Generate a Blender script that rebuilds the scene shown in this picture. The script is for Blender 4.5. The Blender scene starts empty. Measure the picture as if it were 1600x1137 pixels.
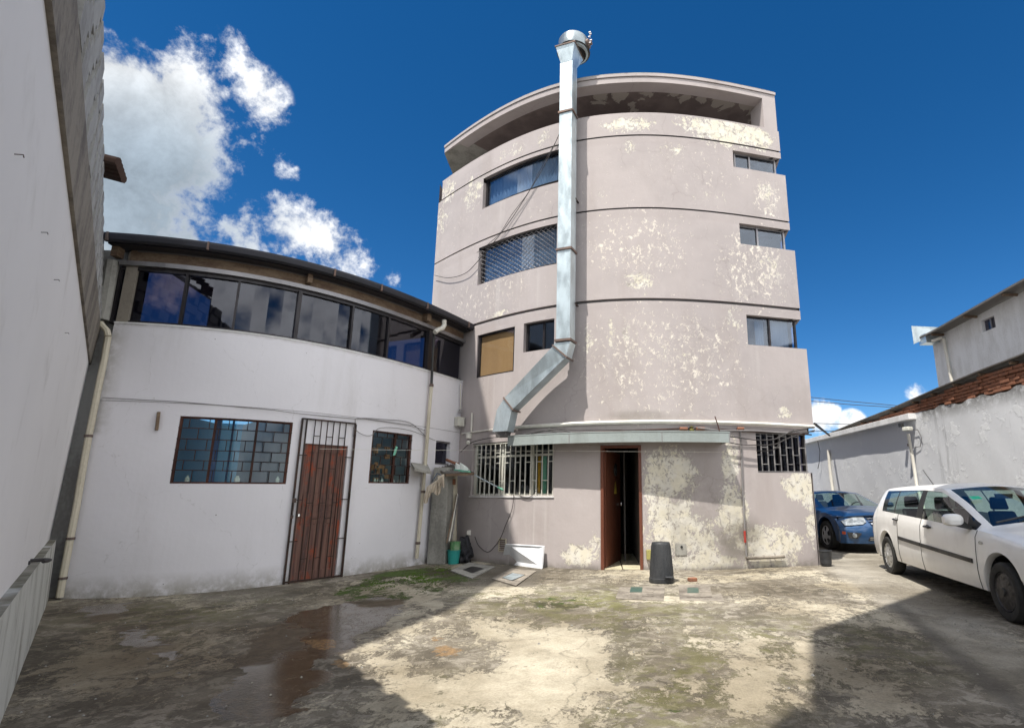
import bpy, bmesh, math, random
import numpy as np
from mathutils import Vector, Matrix
random.seed(7); rng = np.random.default_rng(7)
S = bpy.context.scene
# ---------------------------------------------------------------- camera
FPX, PCX, PCY, PITCH, ROLL, EYE = 853.29, 935.75, 577.74, 0.2193, 0.0026, 1.37
cp, sp, cr, sr = math.cos(PITCH), math.sin(PITCH), math.cos(ROLL), math.sin(ROLL)
RM = np.array([[1,0,0],[0,cp,-sp],[0,sp,cp]]) @ np.array([[cr,0,sr],[0,1,0],[-sr,0,cr]])
cd = bpy.data.cameras.new('camera'); cam = bpy.data.objects.new('camera', cd)
S.collection.objects.link(cam); S.camera = cam
cd.sensor_width = 36; cd.lens = FPX/1600*36; cd.shift_x = -(PCX-800)/1600; cd.shift_y = (PCY-568.5)/1600
cd.clip_start = .05; cd.clip_end = 2000
m = Matrix.Identity(4)
for i in range(3):
    m[i][0] = RM[i,0]; m[i][1] = RM[i,2]; m[i][2] = -RM[i,1]
m[2][3] = EYE; cam.matrix_world = m
# ---------------------------------------------------------------- light
SUN = np.array([.26, .38, -1.0]); SUN /= np.linalg.norm(SUN)
W = bpy.data.worlds.new('World'); S.world = W; W.use_nodes = True
sd = bpy.data.lights.new('sun', 'SUN'); sd.energy = 2.75; sd.angle = math.radians(.4); sd.color = (1, .95, .87)
so = bpy.data.objects.new('sun', sd); S.collection.objects.link(so)
so.rotation_euler = Vector(SUN).to_track_quat('-Z', 'Y').to_euler(); so.location = (0, 0, 40)
SKY_STRENGTH = .15
S.view_settings.view_transform = 'Standard'; S.view_settings.look = 'None'
S.view_settings.exposure = 1.31; S.view_settings.gamma = 1; S.view_settings.use_curve_mapping = False
S.render.engine = 'CYCLES'; S.cycles.max_bounces = 6; S.cycles.diffuse_bounces = 3; S.cycles.glossy_bounces = 3
S.cycles.transparent_max_bounces = 10; S.cycles.caustics_reflective = False; S.cycles.caustics_refractive = False
S.cycles.use_denoising = True; S.cycles.sample_clamp_indirect = 6
# ---------------------------------------------------------------- rays of the lens, only used to work out positions on real surfaces
def ray(x, y):
    d = RM @ np.array([(x-PCX)/FPX, 1, -(y-PCY)/FPX]); return d/np.linalg.norm(d)
def az(x, y): d = ray(x, y); return math.atan2(d[0], d[1])
def el(x, y): d = ray(x, y); return d[2]/math.hypot(d[0], d[1])
def on_z(x, y, z=0.0):
    d = ray(x, y); return np.array([0,0,EYE]) + d*(z-EYE)/d[2]
def on_x(x, y, x0):
    d = ray(x, y); return np.array([0,0,EYE]) + d*x0/d[0]
def on_y(x, y, y0):
    d = ray(x, y); return np.array([0,0,EYE]) + d*y0/d[1]
class CurvedWall:
    def __init__(s, D, A, c, d): s.D, s.A, s.c, s.d = D, A, c, d
    def rho(s, a): u = a-s.A; return s.D/(math.cos(u)*(1+s.c*u*u+s.d*u**3))
    def base(s, a): r = s.rho(a); return np.array([r*math.sin(a), r*math.cos(a)])
    def nrm(s, a):
        t = s.base(a+1e-3)-s.base(a-1e-3); t /= np.linalg.norm(t); return np.array([t[1], -t[0]])
    def p(s, a, z, off=0.0):
        b = s.base(a)+s.nrm(a)*off; return (b[0], b[1], z)
    def hit(s, x, y, off=0.0):          # (a, z) of the surface at this offset
        a = a0 = az(x, y); t = el(x, y)
        for _ in range(6):
            b = s.base(a)+s.nrm(a)*off; a += (a0-math.atan2(b[0], b[1]))
        b = s.base(a)+s.nrm(a)*off
        return a, EYE+t*math.hypot(*b)
    def P(s, x, y, off=0.0): a, z = s.hit(x, y, off); return s.p(a, z, off)
GR = CurvedWall(10.3, .0623, -1.1244, .9702)
WH = CurvedWall(9.95, -.5848, -1.4606, .095)
# ---------------------------------------------------------------- node helper
class NT:
    def __init__(s, name):
        s.m = bpy.data.materials.new(name); s.m.use_nodes = True; s.n = s.m.node_tree.nodes; s.l = s.m.node_tree.links
        s.b = s.n['Principled BSDF']; s.out = s.n['Material Output']; s.pos = s.n.new('ShaderNodeNewGeometry').outputs['Position']
    def node(s, t, **k):
        n = s.n.new(t)
        for a, v in k.items(): setattr(n, a, v)
        return n
    def put(s, sock, v):
        if isinstance(v, bpy.types.NodeSocket): s.l.new(v, sock)
        elif isinstance(v, (tuple, list)): sock.default_value = (*v, 1) if len(v) == 3 and sock.type == 'RGBA' else v
        else: sock.default_value = v
    def map(s, scale=(1,1,1), loc=(0,0,0), rot=(0,0,0), src=None):
        n = s.node('ShaderNodeMapping'); s.put(n.inputs[0], src or s.pos); n.inputs['Scale'].default_value = scale
        n.inputs['Location'].default_value = loc; n.inputs['Rotation'].default_value = rot; return n.outputs[0]
    def noise(s, sc, det=5, rough=.6, vec=None, dist=0):
        n = s.node('ShaderNodeTexNoise'); s.put(n.inputs['Vector'], vec or s.pos)
        n.inputs['Scale'].default_value = sc; n.inputs['Detail'].default_value = det; n.inputs['Roughness'].default_value = rough
        n.inputs['Distortion'].default_value = dist; return n.outputs[0]
    def vor(s, sc, feat='F1', vec=None, rand=1):
        n = s.node('ShaderNodeTexVoronoi', feature=feat); s.put(n.inputs['Vector'], vec or s.pos); n.inputs['Scale'].default_value = sc
        n.inputs['Randomness'].default_value = rand; return n.outputs['Distance']
    def warp(s, amt=.25, sc=2.5):
        n = s.node('ShaderNodeTexNoise'); s.put(n.inputs['Vector'], s.pos); n.inputs['Scale'].default_value = sc; n.inputs['Detail'].default_value = 5
        a = s.node('ShaderNodeVectorMath', operation='MULTIPLY_ADD'); s.put(a.inputs[0], n.outputs['Color']); a.inputs[1].default_value = (amt,)*3; s.put(a.inputs[2], s.pos); return a.outputs[0]
    def math(s, op, a, b=0, c=0):
        n = s.node('ShaderNodeMath', operation=op); s.put(n.inputs[0], a); s.put(n.inputs[1], b)
        if len(n.inputs) > 2: s.put(n.inputs[2], c)
        return n.outputs[0]
    def ss(s, v, a, b, lo=0, hi=1):
        n = s.node('ShaderNodeMapRange', interpolation_type='SMOOTHSTEP'); s.put(n.inputs[0], v)
        n.inputs[1].default_value = a; n.inputs[2].default_value = b; n.inputs[3].default_value = lo; n.inputs[4].default_value = hi; return n.outputs[0]
    def mix(s, f, a, b, mode='MIX'):
        n = s.node('ShaderNodeMix', data_type='RGBA', blend_type=mode); s.put(n.inputs[0], f); s.put(n.inputs[6], a); s.put(n.inputs[7], b); return n.outputs[2]
    def attr(s, name): n = s.node('ShaderNodeAttribute', attribute_name=name); return n.outputs['Fac']
    def bump(s, h, dist=.01, st=.5):
        n = s.node('ShaderNodeBump'); s.put(n.inputs['Height'], h); n.inputs['Distance'].default_value = dist; n.inputs['Strength'].default_value = st
        s.l.new(n.outputs[0], s.b.inputs['Normal'])
    def done(s, col, rough=.8, metal=0, spec=.4):
        s.put(s.b.inputs['Base Color'], col); s.put(s.b.inputs['Roughness'], rough); s.put(s.b.inputs['Metallic'], metal)
        s.b.inputs['Specular IOR Level'].default_value = spec; return s.m
def dirty(name, c, c2=None, rough=.7, metal=0, sc=3, amt=.5, bump=.002, spec=.4, stretch=(1,1,.35)):
    t = NT(name); c2 = c2 or tuple(v*.6 for v in c)
    n1 = t.noise(sc, 7, .65, t.map(stretch)); n2 = t.noise(sc*9, 4, .6)
    f = t.ss(t.math('ADD', n1, t.math('MULTIPLY', n2, .35)), .55, .85, 0, amt)
    t.bump(n2, bump, .6)
    return t.done(t.mix(f, c, c2), t.ss(n1, .3, .7, min(rough+.1, 1), max(rough-.1, .05)), metal, spec)
MT = {}
MT['dark_metal'] = dirty('dark painted iron', (.03,.022,.02), (.10,.045,.025), .55, .3)
MT['rust_iron'] = dirty('rusty iron', (.05,.02,.015), (.14,.05,.03), .8, .1)
MT['white_metal'] = dirty('white painted iron', (.62,.62,.56), (.42,.38,.30), .5, 0)
MT['galv'] = dirty('galvanised sheet', (.62,.71,.75), (.40,.46,.48), .38, .75, sc=5, amt=.6, bump=.001)
MT['galv_cap'] = dirty('weathered fan sheet', (.30,.34,.36), (.20,.22,.23), .35, .75)
MT['galv_dark'] = dirty('dull sheet joint', (.14,.11,.10), (.22,.12,.08), .7, .3)
MT['awning'] = dirty('grey green painted tin', (.31,.35,.345), (.22,.24,.225), .55, 0)
MT['concrete'] = dirty('bare concrete', (.34,.33,.30), (.16,.155,.14), .9, 0, sc=2.5, amt=.8, bump=.006)
MT['concrete_dark'] = dirty('stained concrete', (.27,.24,.20), (.10,.085,.07), .92, 0, sc=2.5, amt=.9, bump=.008)
MT['block'] = dirty('concrete block', (.40,.40,.39), (.20,.19,.18), .92, 0, sc=2, amt=.7, bump=.006)
MT['mortar'] = dirty('mortar', (.16,.14,.12), (.09,.08,.07), .95, 0, bump=.008)
MT['fascia'] = dirty('weathered fascia board', (.21,.15,.10), (.10,.06,.04), .85, 0, sc=3, amt=.9, stretch=(1,1,4))
MT['roof_dark'] = dirty('dark roofing sheet', (.035,.035,.045), (.02,.02,.022), .45, .2)
MT['black_frame'] = dirty('dark window profile', (.025,.022,.024), (.05,.045,.05), .4, .3)
MT['alu'] = dirty('dull aluminium', (.30,.29,.30), (.2,.19,.19), .4, .6)
MT['pvc'] = dirty('white plastic pipe', (.70,.68,.62), (.45,.42,.34), .45)
MT['pvc_cream'] = dirty('yellowed plastic pipe', (.58,.53,.42), (.34,.29,.2), .5)
MT['cable'] = dirty('black cable', (.03,.028,.028), (.07,.06,.06), .6)
MT['cable_grey'] = dirty('grey cable', (.25,.24,.24), (.15,.14,.14), .6)
MT['brown_paint'] = dirty('reddish brown door paint', (.16,.055,.032), (.09,.032,.02), .42, 0, sc=2)
MT['bin'] = dirty('black dusty plastic', (.028,.03,.034), (.07,.072,.075), .55, 0, sc=4)
MT['brick'] = dirty('fired brick', (.27,.115,.065), (.13,.07,.05), .9, 0, sc=5, bump=.006, stretch=(1,1,1))
MT['right_wall'] = None
MT['zinc_roof'] = dirty('grey corrugated roof', (.16,.15,.14), (.09,.075,.06), .7, .2)
MT['blue_room'] = dirty('blue room paint', (.12,.45,.70), (.08,.35,.58), .6)
MT['pale_room'] = dirty('pale room paint', (.42,.5,.52), (.3,.36,.38), .7)
MT['teal'] = dirty('teal plastic', (.03,.30,.27), (.02,.2,.2), .4)
MT['green_can'] = dirty('green printed tin', (.05,.22,.07), (.5,.5,.4), .45, 0, sc=20)
MT['bag'] = dirty('black rubbish bag', (.012,.012,.016), (.03,.03,.04), .25, 0, sc=12, bump=.03)
MT['cloth'] = dirty('cream cloth', (.62,.54,.44), (.5,.42,.33), .9, 0)
MT['white_cloth'] = dirty('white shoe leather', (.72,.74,.72), (.45,.6,.5), .6)
MT['board'] = dirty('white board', (.72,.74,.77), (.6,.6,.6), .5, 0)
MT['tile_floor'] = dirty('cream floor tile', (.62,.57,.40), (.5,.45,.32), .35)
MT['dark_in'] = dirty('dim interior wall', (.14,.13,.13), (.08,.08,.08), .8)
MT['curtain'] = dirty('pale curtain', (.55,.58,.62), (.40,.43,.48), .9, 0, stretch=(6,6,.1))
MT['yellow'] = dirty('ochre curtain', (.62,.34,.04), (.4,.2,.02), .8)
MT['mint'] = dirty('mint green curtain', (.20,.50,.36), (.1,.3,.2), .8)
MT['tile_old'] = dirty('old dark tile', (.07,.04,.03), (.03,.02,.02), .9)
MT['tan_blind'] = dirty('tan blind', (.50,.27,.14), (.40,.21,.11), .8, 0)
MT['tile_green'] = dirty('dark green cover tile', (.05,.09,.075), (.12,.13,.10), .5)
MT['white_paint'] = dirty('white plaster', (.80,.80,.80), (.5,.49,.46), .8, 0)
MT['lamp'] = NT('lit fluorescent tube').m
_b = MT['lamp'].node_tree.nodes['Principled BSDF']; _b.inputs['Emission Color'].default_value = (1,1,1,1); _b.inputs['Emission Strength'].default_value = 2.5
def glass(name, tint=(.25,.27,.3), rough=.02, f0=.10, body=None):
    t = NT(name); g = t.node('ShaderNodeBsdfGlossy'); g.inputs['Roughness'].default_value = rough; g.inputs['Color'].default_value = (.9,.93,1,1)
    tr = t.node('ShaderNodeBsdfTransparent'); tr.inputs['Color'].default_value = (*tint, 1)
    lw = t.node('ShaderNodeLayerWeight'); lw.inputs['Blend'].default_value = .5
    f = t.math('ADD', f0, t.math('MULTIPLY', t.math('POWER', lw.outputs['Facing'], 4.0), .9-f0))
    mx = t.node('ShaderNodeMixShader'); t.l.new(f, mx.inputs[0]); t.l.new(tr.outputs[0], mx.inputs[1]); t.l.new(g.outputs[0], mx.inputs[2])
    t.l.new(mx.outputs[0], t.out.inputs[0]); return t.m
MT['glass'] = glass('dark window glass', (.32,.30,.37), .03, .055)
MT['glass_blue'] = glass('blue tinted window glass', (.66,.75,.84), .05, .08)
MT['glass_clear'] = glass('clear glass', (.90,.94,.92), .02, .025)
MT['car_glass'] = glass('green tinted car glass', (.72,.85,.80), .02, .06)
def paint(name, c, coat=.6, metal=0, rough=.35, dust=.12):
    t = NT(name); n = t.noise(6, 5, .6); col = t.mix(t.ss(n, .45, .75, 0, dust), c, (.35,.32,.28))
    t.b.inputs['Coat Weight'].default_value = coat; t.b.inputs['Coat Roughness'].default_value = .06
    return t.done(col, rough, metal, .5)
MT['car_white'] = paint('white car paint', (.80,.79,.77), .5, 0, .4)
MT['car_blue'] = paint('metallic blue car paint', (.02,.075,.19), .8, .5, .3, .1)
MT['tyre'] = dirty('tyre rubber', (.018,.018,.018), (.05,.048,.045), .8)
MT['trim'] = dirty('black car trim', (.02,.02,.02), (.04,.04,.04), .5)
MT['hubcap'] = dirty('silver hubcap', (.55,.55,.54), (.35,.34,.32), .35, .5)
MT['steel_rim'] = dirty('dark steel rim', (.03,.028,.03), (.16,.155,.15), .5, .4, amt=.6)
MT['chrome'] = NT('chrome').done((.8,.8,.8), .12, 1)
MT['lens'] = dirty('headlight lens', (.42,.45,.47), (.12,.13,.14), .15, .5, sc=9, amt=.9)
MT['amber'] = NT('amber reflector').done((.5,.08,.02), .3)
MT['seat'] = NT('dark car seat cloth').done((.03,.03,.035), .9)
MT['mirror_glass'] = NT('mirror').done((.8,.8,.8), .03, 1)
# ---------------------------------------------------------------- mesh helper
class MB:
    def __init__(s): s.v = []; s.f = []; s.mi = []; s.cur = 0
    def add(s, vs, fs):
        o = len(s.v); s.v += [tuple(map(float, v)) for v in vs]
        for f in fs: s.f.append([i+o for i in f]); s.mi.append(s.cur)
        return s
    def hexa(s, p):     # 8 points: bottom 4 ccw, top 4 ccw
        return s.add(p, [(3,2,1,0),(4,5,6,7),(0,1,5,4),(1,2,6,5),(2,3,7,6),(3,0,4,7)])
    def box(s, c, sz, rz=0, M=None):
        hx, hy, hz = sz[0]/2, sz[1]/2, sz[2]/2; ca, sa = math.cos(rz), math.sin(rz); p = []
        for z in (-hz, hz):
            for x, y in ((-hx,-hy),(hx,-hy),(hx,hy),(-hx,hy)):
                q = Vector((x, y, z))
                if M: q = M @ q
                p.append((c[0]+q.x*ca-q.y*sa, c[1]+q.x*sa+q.y*ca, c[2]+q.z))
        return s.hexa(p)
    def bar(s, a, b, w, h=None, up=(0,0,1)):
        h = h or w; a = Vector(a); b = Vector(b); d = (b-a)
        if d.length < 1e-6: return s
        d.normalize(); u = Vector(up)
        if abs(d.dot(u)) > .95: u = Vector((0,1,0)) if abs(d.y) < .9 else Vector((1,0,0))
        r = d.cross(u).normalized(); u = r.cross(d)
        P = []
        for e in (a, b):
            for i, j in ((-1,-1),(1,-1),(1,1),(-1,1)): P.append(e+r*(i*w/2)+u*(j*h/2))
        return s.add(P, [(0,1,2,3),(7,6,5,4),(0,4,5,1),(1,5,6,2),(2,6,7,3),(3,7,4,0)])
    def tube(s, path, r, n=8, closed=False, cap=True):
        P = [Vector(p) for p in path]; rings = []; N = len(P); up = None
        for i, p in enumerate(P):
            t = (P[(i+1) % N]-P[i-1]) if closed else (P[min(i+1, N-1)]-P[max(i-1, 0)])
            t.normalize()
            if up is None:
                up = Vector((0,0,1)) if abs(t.z) < .9 else Vector((1,0,0))
            u = (up-t*up.dot(t)).normalized(); w = t.cross(u); up = u
            rr = r[i] if isinstance(r, (list, tuple)) else r
            rings.append([p+u*(math.cos(2*math.pi*k/n)*rr)+w*(math.sin(2*math.pi*k/n)*rr) for k in range(n)])
        vs = [v for R in rings for v in R]; fs = []
        for i in range(N if closed else N-1):
            j = (i+1) % N
            for k in range(n): fs.append((i*n+k, i*n+(k+1) % n, j*n+(k+1) % n, j*n+k))
        if cap and not closed: fs += [tuple(range(n))[::-1], tuple((N-1)*n+k for k in range(n))]
        return s.add(vs, fs)
    def lathe(s, prof, c, n=24, axis='z', M=None):
        vs = []; fs = []
        for r, h in prof:
            for k in range(n):
                a = 2*math.pi*k/n; q = Vector((r*math.cos(a), r*math.sin(a), h))
                if M: q = M @ q
                vs.append((c[0]+q.x, c[1]+q.y, c[2]+q.z))
        for i in range(len(prof)-1):
            for k in range(n): fs.append((i*n+k, i*n+(k+1) % n, (i+1)*n+(k+1) % n, (i+1)*n+k))
        return s.add(vs, fs)
    def grid(s, G):     # G[i][j] points
        n, k = len(G), len(G[0]); return s.add([p for r in G for p in r], [(i*k+j, i*k+j+1, (i+1)*k+j+1, (i+1)*k+j) for i in range(n-1) for j in range(k-1)])
    def prism(s, poly, z0, z1):
        n = len(poly); return s.add([(x, y, z0) for x, y in poly]+[(x, y, z1) for x, y in poly],
            [tuple(range(n))[::-1], tuple(range(n, 2*n))]+[(i, (i+1) % n, n+(i+1) % n, n+i) for i in range(n)])
    def strip(s, w, a0, a1, z0, z1, o0, o1, n=None, za=None):   # curved box along a wall; za(a) lifts it
        n = n or max(1, int(abs(a1-a0)*w.D/.25)); za = za or (lambda a: 0); vs = []
        for i in range(n+1):
            a = a0+(a1-a0)*i/n; q = za(a)
            vs += [w.p(a, z0+q, o0), w.p(a, z0+q, o1), w.p(a, z1+q, o1), w.p(a, z1+q, o0)]
        fs = [(0,1,2,3), tuple(4*n+k for k in (3,2,1,0))]
        for i in range(n):
            b = 4*i
            for k in range(4): fs.append((b+k, b+4+k, b+4+(k+1) % 4, b+(k+1) % 4))
        return s.add(vs, fs)
    def build(s, name, mats, parent=None, label=None, cat=None, group=None, kind=None, smooth=False, bevel=0, loc=None):
        me = bpy.data.meshes.new(name)
        org = np.array(parent['_loc']) if parent is not None and '_loc' in parent else np.zeros(3)
        me.from_pydata([(v[0]-org[0], v[1]-org[1], v[2]-org[2]) for v in s.v], [], s.f)
        mats = mats if isinstance(mats, (list, tuple)) else [mats]
        for mm in mats: me.materials.append(MT[mm] if isinstance(mm, str) else mm)
        for p, k in zip(me.polygons, s.mi): p.material_index = k
        bm = bmesh.new(); bm.from_mesh(me)
        bmesh.ops.recalc_face_normals(bm, faces=bm.faces)
        bm.to_mesh(me); bm.free()
        o = bpy.data.objects.new(name, me); S.collection.objects.link(o)
        if parent is not None: o.parent = parent; o['_loc'] = list(org)
        if smooth:
            me.shade_smooth()
            try: me.set_sharp_from_angle(angle=math.radians(35))
            except Exception: pass
        if bevel:
            b = o.modifiers.new('bevel', 'BEVEL'); b.width = bevel; b.segments = 2; b.limit_method = 'ANGLE'
        for k, v in (('label', label), ('category', cat), ('group', group), ('kind', kind)):
            if v: o[k] = v
        return o
def thing(name, label, cat, loc=(0,0,0), group=None):
    o = bpy.data.objects.new(name, None); S.collection.objects.link(o); o.location = loc; o.empty_display_size = .1
    o['_loc'] = [float(v) for v in loc]; o['label'] = label; o['category'] = cat
    if group: o['group'] = group
    return o
def attr(o, name, vals):
    a = o.data.attributes.new(name, 'FLOAT', 'POINT'); a.data.foreach_set('value', np.asarray(vals, np.float32))
# ---------------------------------------------------------------- world: sky with clouds
def build_world():
    nt = W.node_tree; N = nt.nodes; L = nt.links
    for n in list(N): N.remove(n)
    out = N.new('ShaderNodeOutputWorld'); bg = N.new('ShaderNodeBackground'); L.new(bg.outputs[0], out.inputs[0])
    sky = N.new('ShaderNodeTexSky'); sky.sky_type = 'NISHITA'; sky.sun_disc = False
    to = -SUN; sky.sun_elevation = math.asin(to[2]); sky.sun_rotation = math.atan2(to[0], to[1])
    sky.air_density = 1.0; sky.dust_density = .15; sky.ozone_density = 3.0; sky.altitude = 2800
    hs = N.new('ShaderNodeHueSaturation'); hs.inputs['Saturation'].default_value = 1.33; hs.inputs['Value'].default_value = .37
    L.new(sky.outputs[0], hs.inputs['Color'])
    tc = N.new('ShaderNodeTexCoord'); V = tc.outputs['Generated']
    def mth(op, a, b=0.0):
        n = N.new('ShaderNodeMath'); n.operation = op
        for i, v in enumerate((a, b)):
            if isinstance(v, bpy.types.NodeSocket): L.new(v, n.inputs[i])
            else: n.inputs[i].default_value = v
        return n.outputs[0]
    def dot(d):
        n = N.new('ShaderNodeVectorMath'); n.operation = 'DOT_PRODUCT'; L.new(V, n.inputs[0]); n.inputs[1].default_value = tuple(d); return n.outputs['Value']
    def rng_(v, a, b, lo, hi, smooth=True):
        n = N.new('ShaderNodeMapRange'); n.interpolation_type = 'SMOOTHSTEP' if smooth else 'LINEAR'; L.new(v, n.inputs[0])
        for i, x in enumerate((a, b, lo, hi)): n.inputs[i+1].default_value = x
        return n.outputs[0]
    lobes = [(190,215,4.2,.9),(235,200,4.4,1),(285,165,4.0,.9),(210,320,7,1),(275,265,5.5,1),(395,155,2.6,.6),(335,225,4.0,.75),(165,170,5,1),(310,110,2.8,.6),(245,365,5.5,.95),
             (395,368,3.6,.95),(440,362,3.8,1),(500,388,3.8,.9),(545,408,2.8,.8),(375,372,3,.8),(440,262,1.8,.62),(350,85,2.2,.5),(235,95,2.5,.35),(610,447,1.6,.5),
             (1278,650,1.9,.8),(1330,662,1.3,.55),(1433,614,1.0,.55)]
    m = None
    for x, y, r, w in lobes:
        c0 = math.cos(math.radians(r*1.25)); v = rng_(dot(ray(x, y)), c0, 1.0, 0, w, False)
        m = v if m is None else mth('SMOOTH_MAX' if False else 'MAXIMUM', m, v)
    # clouds seen in the glass, widened behind the camera as added shade fill
    def noise(sc, det, rough, dist=0.0, off=(0,0,0)):
        mp = N.new('ShaderNodeMapping'); L.new(V, mp.inputs[0]); mp.inputs['Location'].default_value = off
        n = N.new('ShaderNodeTexNoise'); L.new(mp.outputs[0], n.inputs['Vector']); n.inputs['Scale'].default_value = sc
        n.inputs['Detail'].default_value = det; n.inputs['Roughness'].default_value = rough; n.inputs['Distortion'].default_value = dist; return n.outputs[0]
    n1 = noise(5.5, 12, .60, .05); n2 = noise(2.2, 6, .55, 0, (3,1,7)); n3 = noise(16, 9, .66, .15, (1,5,2))
    back = mth('MULTIPLY', rng_(dot((.30,-.93,.2)), -.12, .25, 0, 1), rng_(n2, .22, .45, .35, 1.0))
    m = mth('MAXIMUM', m, back)
    dens = mth('ADD', mth('ADD', mth('MULTIPLY', m, .72), mth('MULTIPLY', mth('SUBTRACT', n1, .5), 2.1)), mth('MULTIPLY', mth('SUBTRACT', n3, .5), 1.9))
    gate = rng_(m, .01, .22, 0, 1)
    cover = mth('MULTIPLY', rng_(dens, .24, .72, 0, 1), gate)
    # thick core lets less light through, so it is greyer
    core = mth('MULTIPLY', rng_(dot(ray(228, 318)), math.cos(math.radians(12.5)), 1, 0, 1), rng_(mth('ADD', dens, mth('MULTIPLY', n2, .4)), .55, 1.0, .45, 1))
    ramp = N.new('ShaderNodeMix'); ramp.data_type = 'RGBA'; L.new(core, ramp.inputs[0]); ramp.inputs[6].default_value = (3.5,3.55,3.6,1); ramp.inputs[7].default_value = (1.15,1.4,1.65,1)
    mod = N.new('ShaderNodeMix'); mod.data_type = 'RGBA'; mod.blend_type = 'MULTIPLY'; mod.inputs[0].default_value = 1; L.new(ramp.outputs[2], mod.inputs[6])
    sh = rng_(n3, .3, .7, .62, 1.08, False); cmb = N.new('ShaderNodeCombineColor')
    for i in range(3): L.new(sh, cmb.inputs[i])
    L.new(cmb.outputs[0], mod.inputs[7])
    mx = N.new('ShaderNodeMix'); mx.data_type = 'RGBA'; L.new(cover, mx.inputs[0]); L.new(hs.outputs[0], mx.inputs[6]); L.new(mod.outputs[2], mx.inputs[7])
    gain = rng_(dot((.30,-.93,.2)), -.12, .25, 1.0, 1.9)  # extra brightness for the clouds behind the camera, added as fill
    cg = N.new('ShaderNodeVectorMath'); cg.operation = 'SCALE'; L.new(mod.outputs[2], cg.inputs[0]); L.new(gain, cg.inputs['Scale']); L.new(cg.outputs[0], mx.inputs[7])
    L.new(mx.outputs[2], bg.inputs['Color']); bg.inputs['Strength'].default_value = SKY_STRENGTH
build_world()
# ---------------------------------------------------------------- wall and ground materials
def mat_gray():
    t = NT('peeling mauve grey wall paint'); P = t.pos
    big = t.noise(.7, 5, .55); st = t.noise(1.6, 7, .6, t.map((1,1,.18))); fine = t.noise(26, 5, .7)
    base = t.mix(t.ss(big, .35, .65), (.445,.40,.392), (.40,.36,.355))
    base = t.mix(t.ss(st, .46, .72, 0, .7), base, (.37,.325,.31))
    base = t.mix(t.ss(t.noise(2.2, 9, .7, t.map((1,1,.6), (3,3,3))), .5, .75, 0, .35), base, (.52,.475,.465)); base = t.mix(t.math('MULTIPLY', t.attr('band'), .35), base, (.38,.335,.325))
    under = t.mix(t.ss(t.noise(5, 5, .6), .4, .62), (.70,.655,.54), (.72,.69,.62))
    under = t.mix(t.ss(t.noise(9, 9, .8, None, .5), .53, .60), under, (.33,.30,.27))
    n = t.math('ADD', t.math('MULTIPLY', t.noise(5.5, 12, .80, None, .6), 1.15), t.math('MULTIPLY', t.noise(19, 8, .8, t.map((1,1,.6))), .60))
    pe = t.ss(t.math('ADD', n, t.math('MULTIPLY', t.attr('peel'), .34)), 1.10, 1.115)
    fl = t.ss(t.math('ADD', t.noise(10, 12, .85, t.map((1,1,.8)), .4), t.math('MULTIPLY', t.attr('fleck'), .15)), .665, .685)
    col = t.mix(fl, base, (.78,.72,.64)); col = t.mix(pe, col, under)
    rim = t.math('SUBTRACT', t.ss(t.math('ADD', n, t.math('MULTIPLY', t.attr('peel'), .34)), 1.075, 1.10), pe)
    col = t.mix(t.math('MULTIPLY', rim, .6), col, (.70,.66,.62))
    col = t.mix(t.math('MULTIPLY', t.attr('grime'), t.ss(t.noise(3, 8, .7), .25, .6)), col, (.17,.155,.13))
    cr = t.ss(t.vor(1.15, 'DISTANCE_TO_EDGE', t.warp(.35, 3)), 0, .012, 1, 0)
    col = t.mix(t.math('MULTIPLY', t.math('MULTIPLY', cr, t.ss(big, .45, .6)), .30), col, (.2,.17,.16))
    drip = t.math('MULTIPLY', t.ss(t.noise(6, 3, .5, t.map((1.4,1.4,.03))), .56, .7), t.attr('drip'))
    col = t.mix(t.math('MULTIPLY', drip, .45), col, (.55,.52,.50))
    h = t.math('ADD', t.math('ADD', t.math('MULTIPLY', fine, .25), t.math('MULTIPLY', t.noise(2.8, 5, .55), 2.2)), t.math('SUBTRACT', t.math('MULTIPLY', fl, .4), t.math('MULTIPLY', pe, .9)))
    t.bump(h, .006, .7); return t.done(col, .85, 0, .25)
def mat_white():
    t = NT('white house paint'); big = t.noise(.8, 5, .5); st = t.noise(1.5, 7, .65, t.map((1,1,.2))); fine = t.noise(14, 5, .65)
    col = t.mix(t.ss(big, .3, .7), (.79,.775,.81), (.75,.735,.77)); col = t.mix(t.ss(st, .5, .8, 0, .45), col, (.55,.53,.53))
    sp = t.ss(t.vor(3.2), .035, .02, 0, 1); col = t.mix(t.math('MULTIPLY', sp, .8), col, (.18,.16,.15))
    col = t.mix(t.math('MULTIPLY', t.attr('grime'), t.ss(t.noise(4, 8, .7), .3, .62)), col, (.30,.28,.24))
    cr = t.ss(t.vor(.8, 'DISTANCE_TO_EDGE', t.warp(.4, 2.5)), 0, .006, 1, 0); col = t.mix(t.math('MULTIPLY', t.math('MULTIPLY', cr, t.ss(fine, .45, .6)), .3), col, (.4,.38,.37))
    t.bump(t.math('ADD', t.noise(5, 6, .5), t.math('MULTIPLY', fine, .3)), .008, .45); return t.done(col, .8, 0, .25)
def mat_left():
    t = NT('smooth off white plaster'); big = t.noise(.6, 5, .5); fine = t.noise(9, 6, .6)
    col = t.mix(t.ss(big, .3, .7), (.81,.79,.785), (.77,.75,.745)); col = t.mix(t.ss(t.noise(2, 8, .6), .55, .8, 0, .4), col, (.42,.39,.36))
    t.bump(t.math('ADD', t.noise(3, 5, .5), t.math('MULTIPLY', fine, .2)), .01, .4); return t.done(col, .85, 0, .2)
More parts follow.
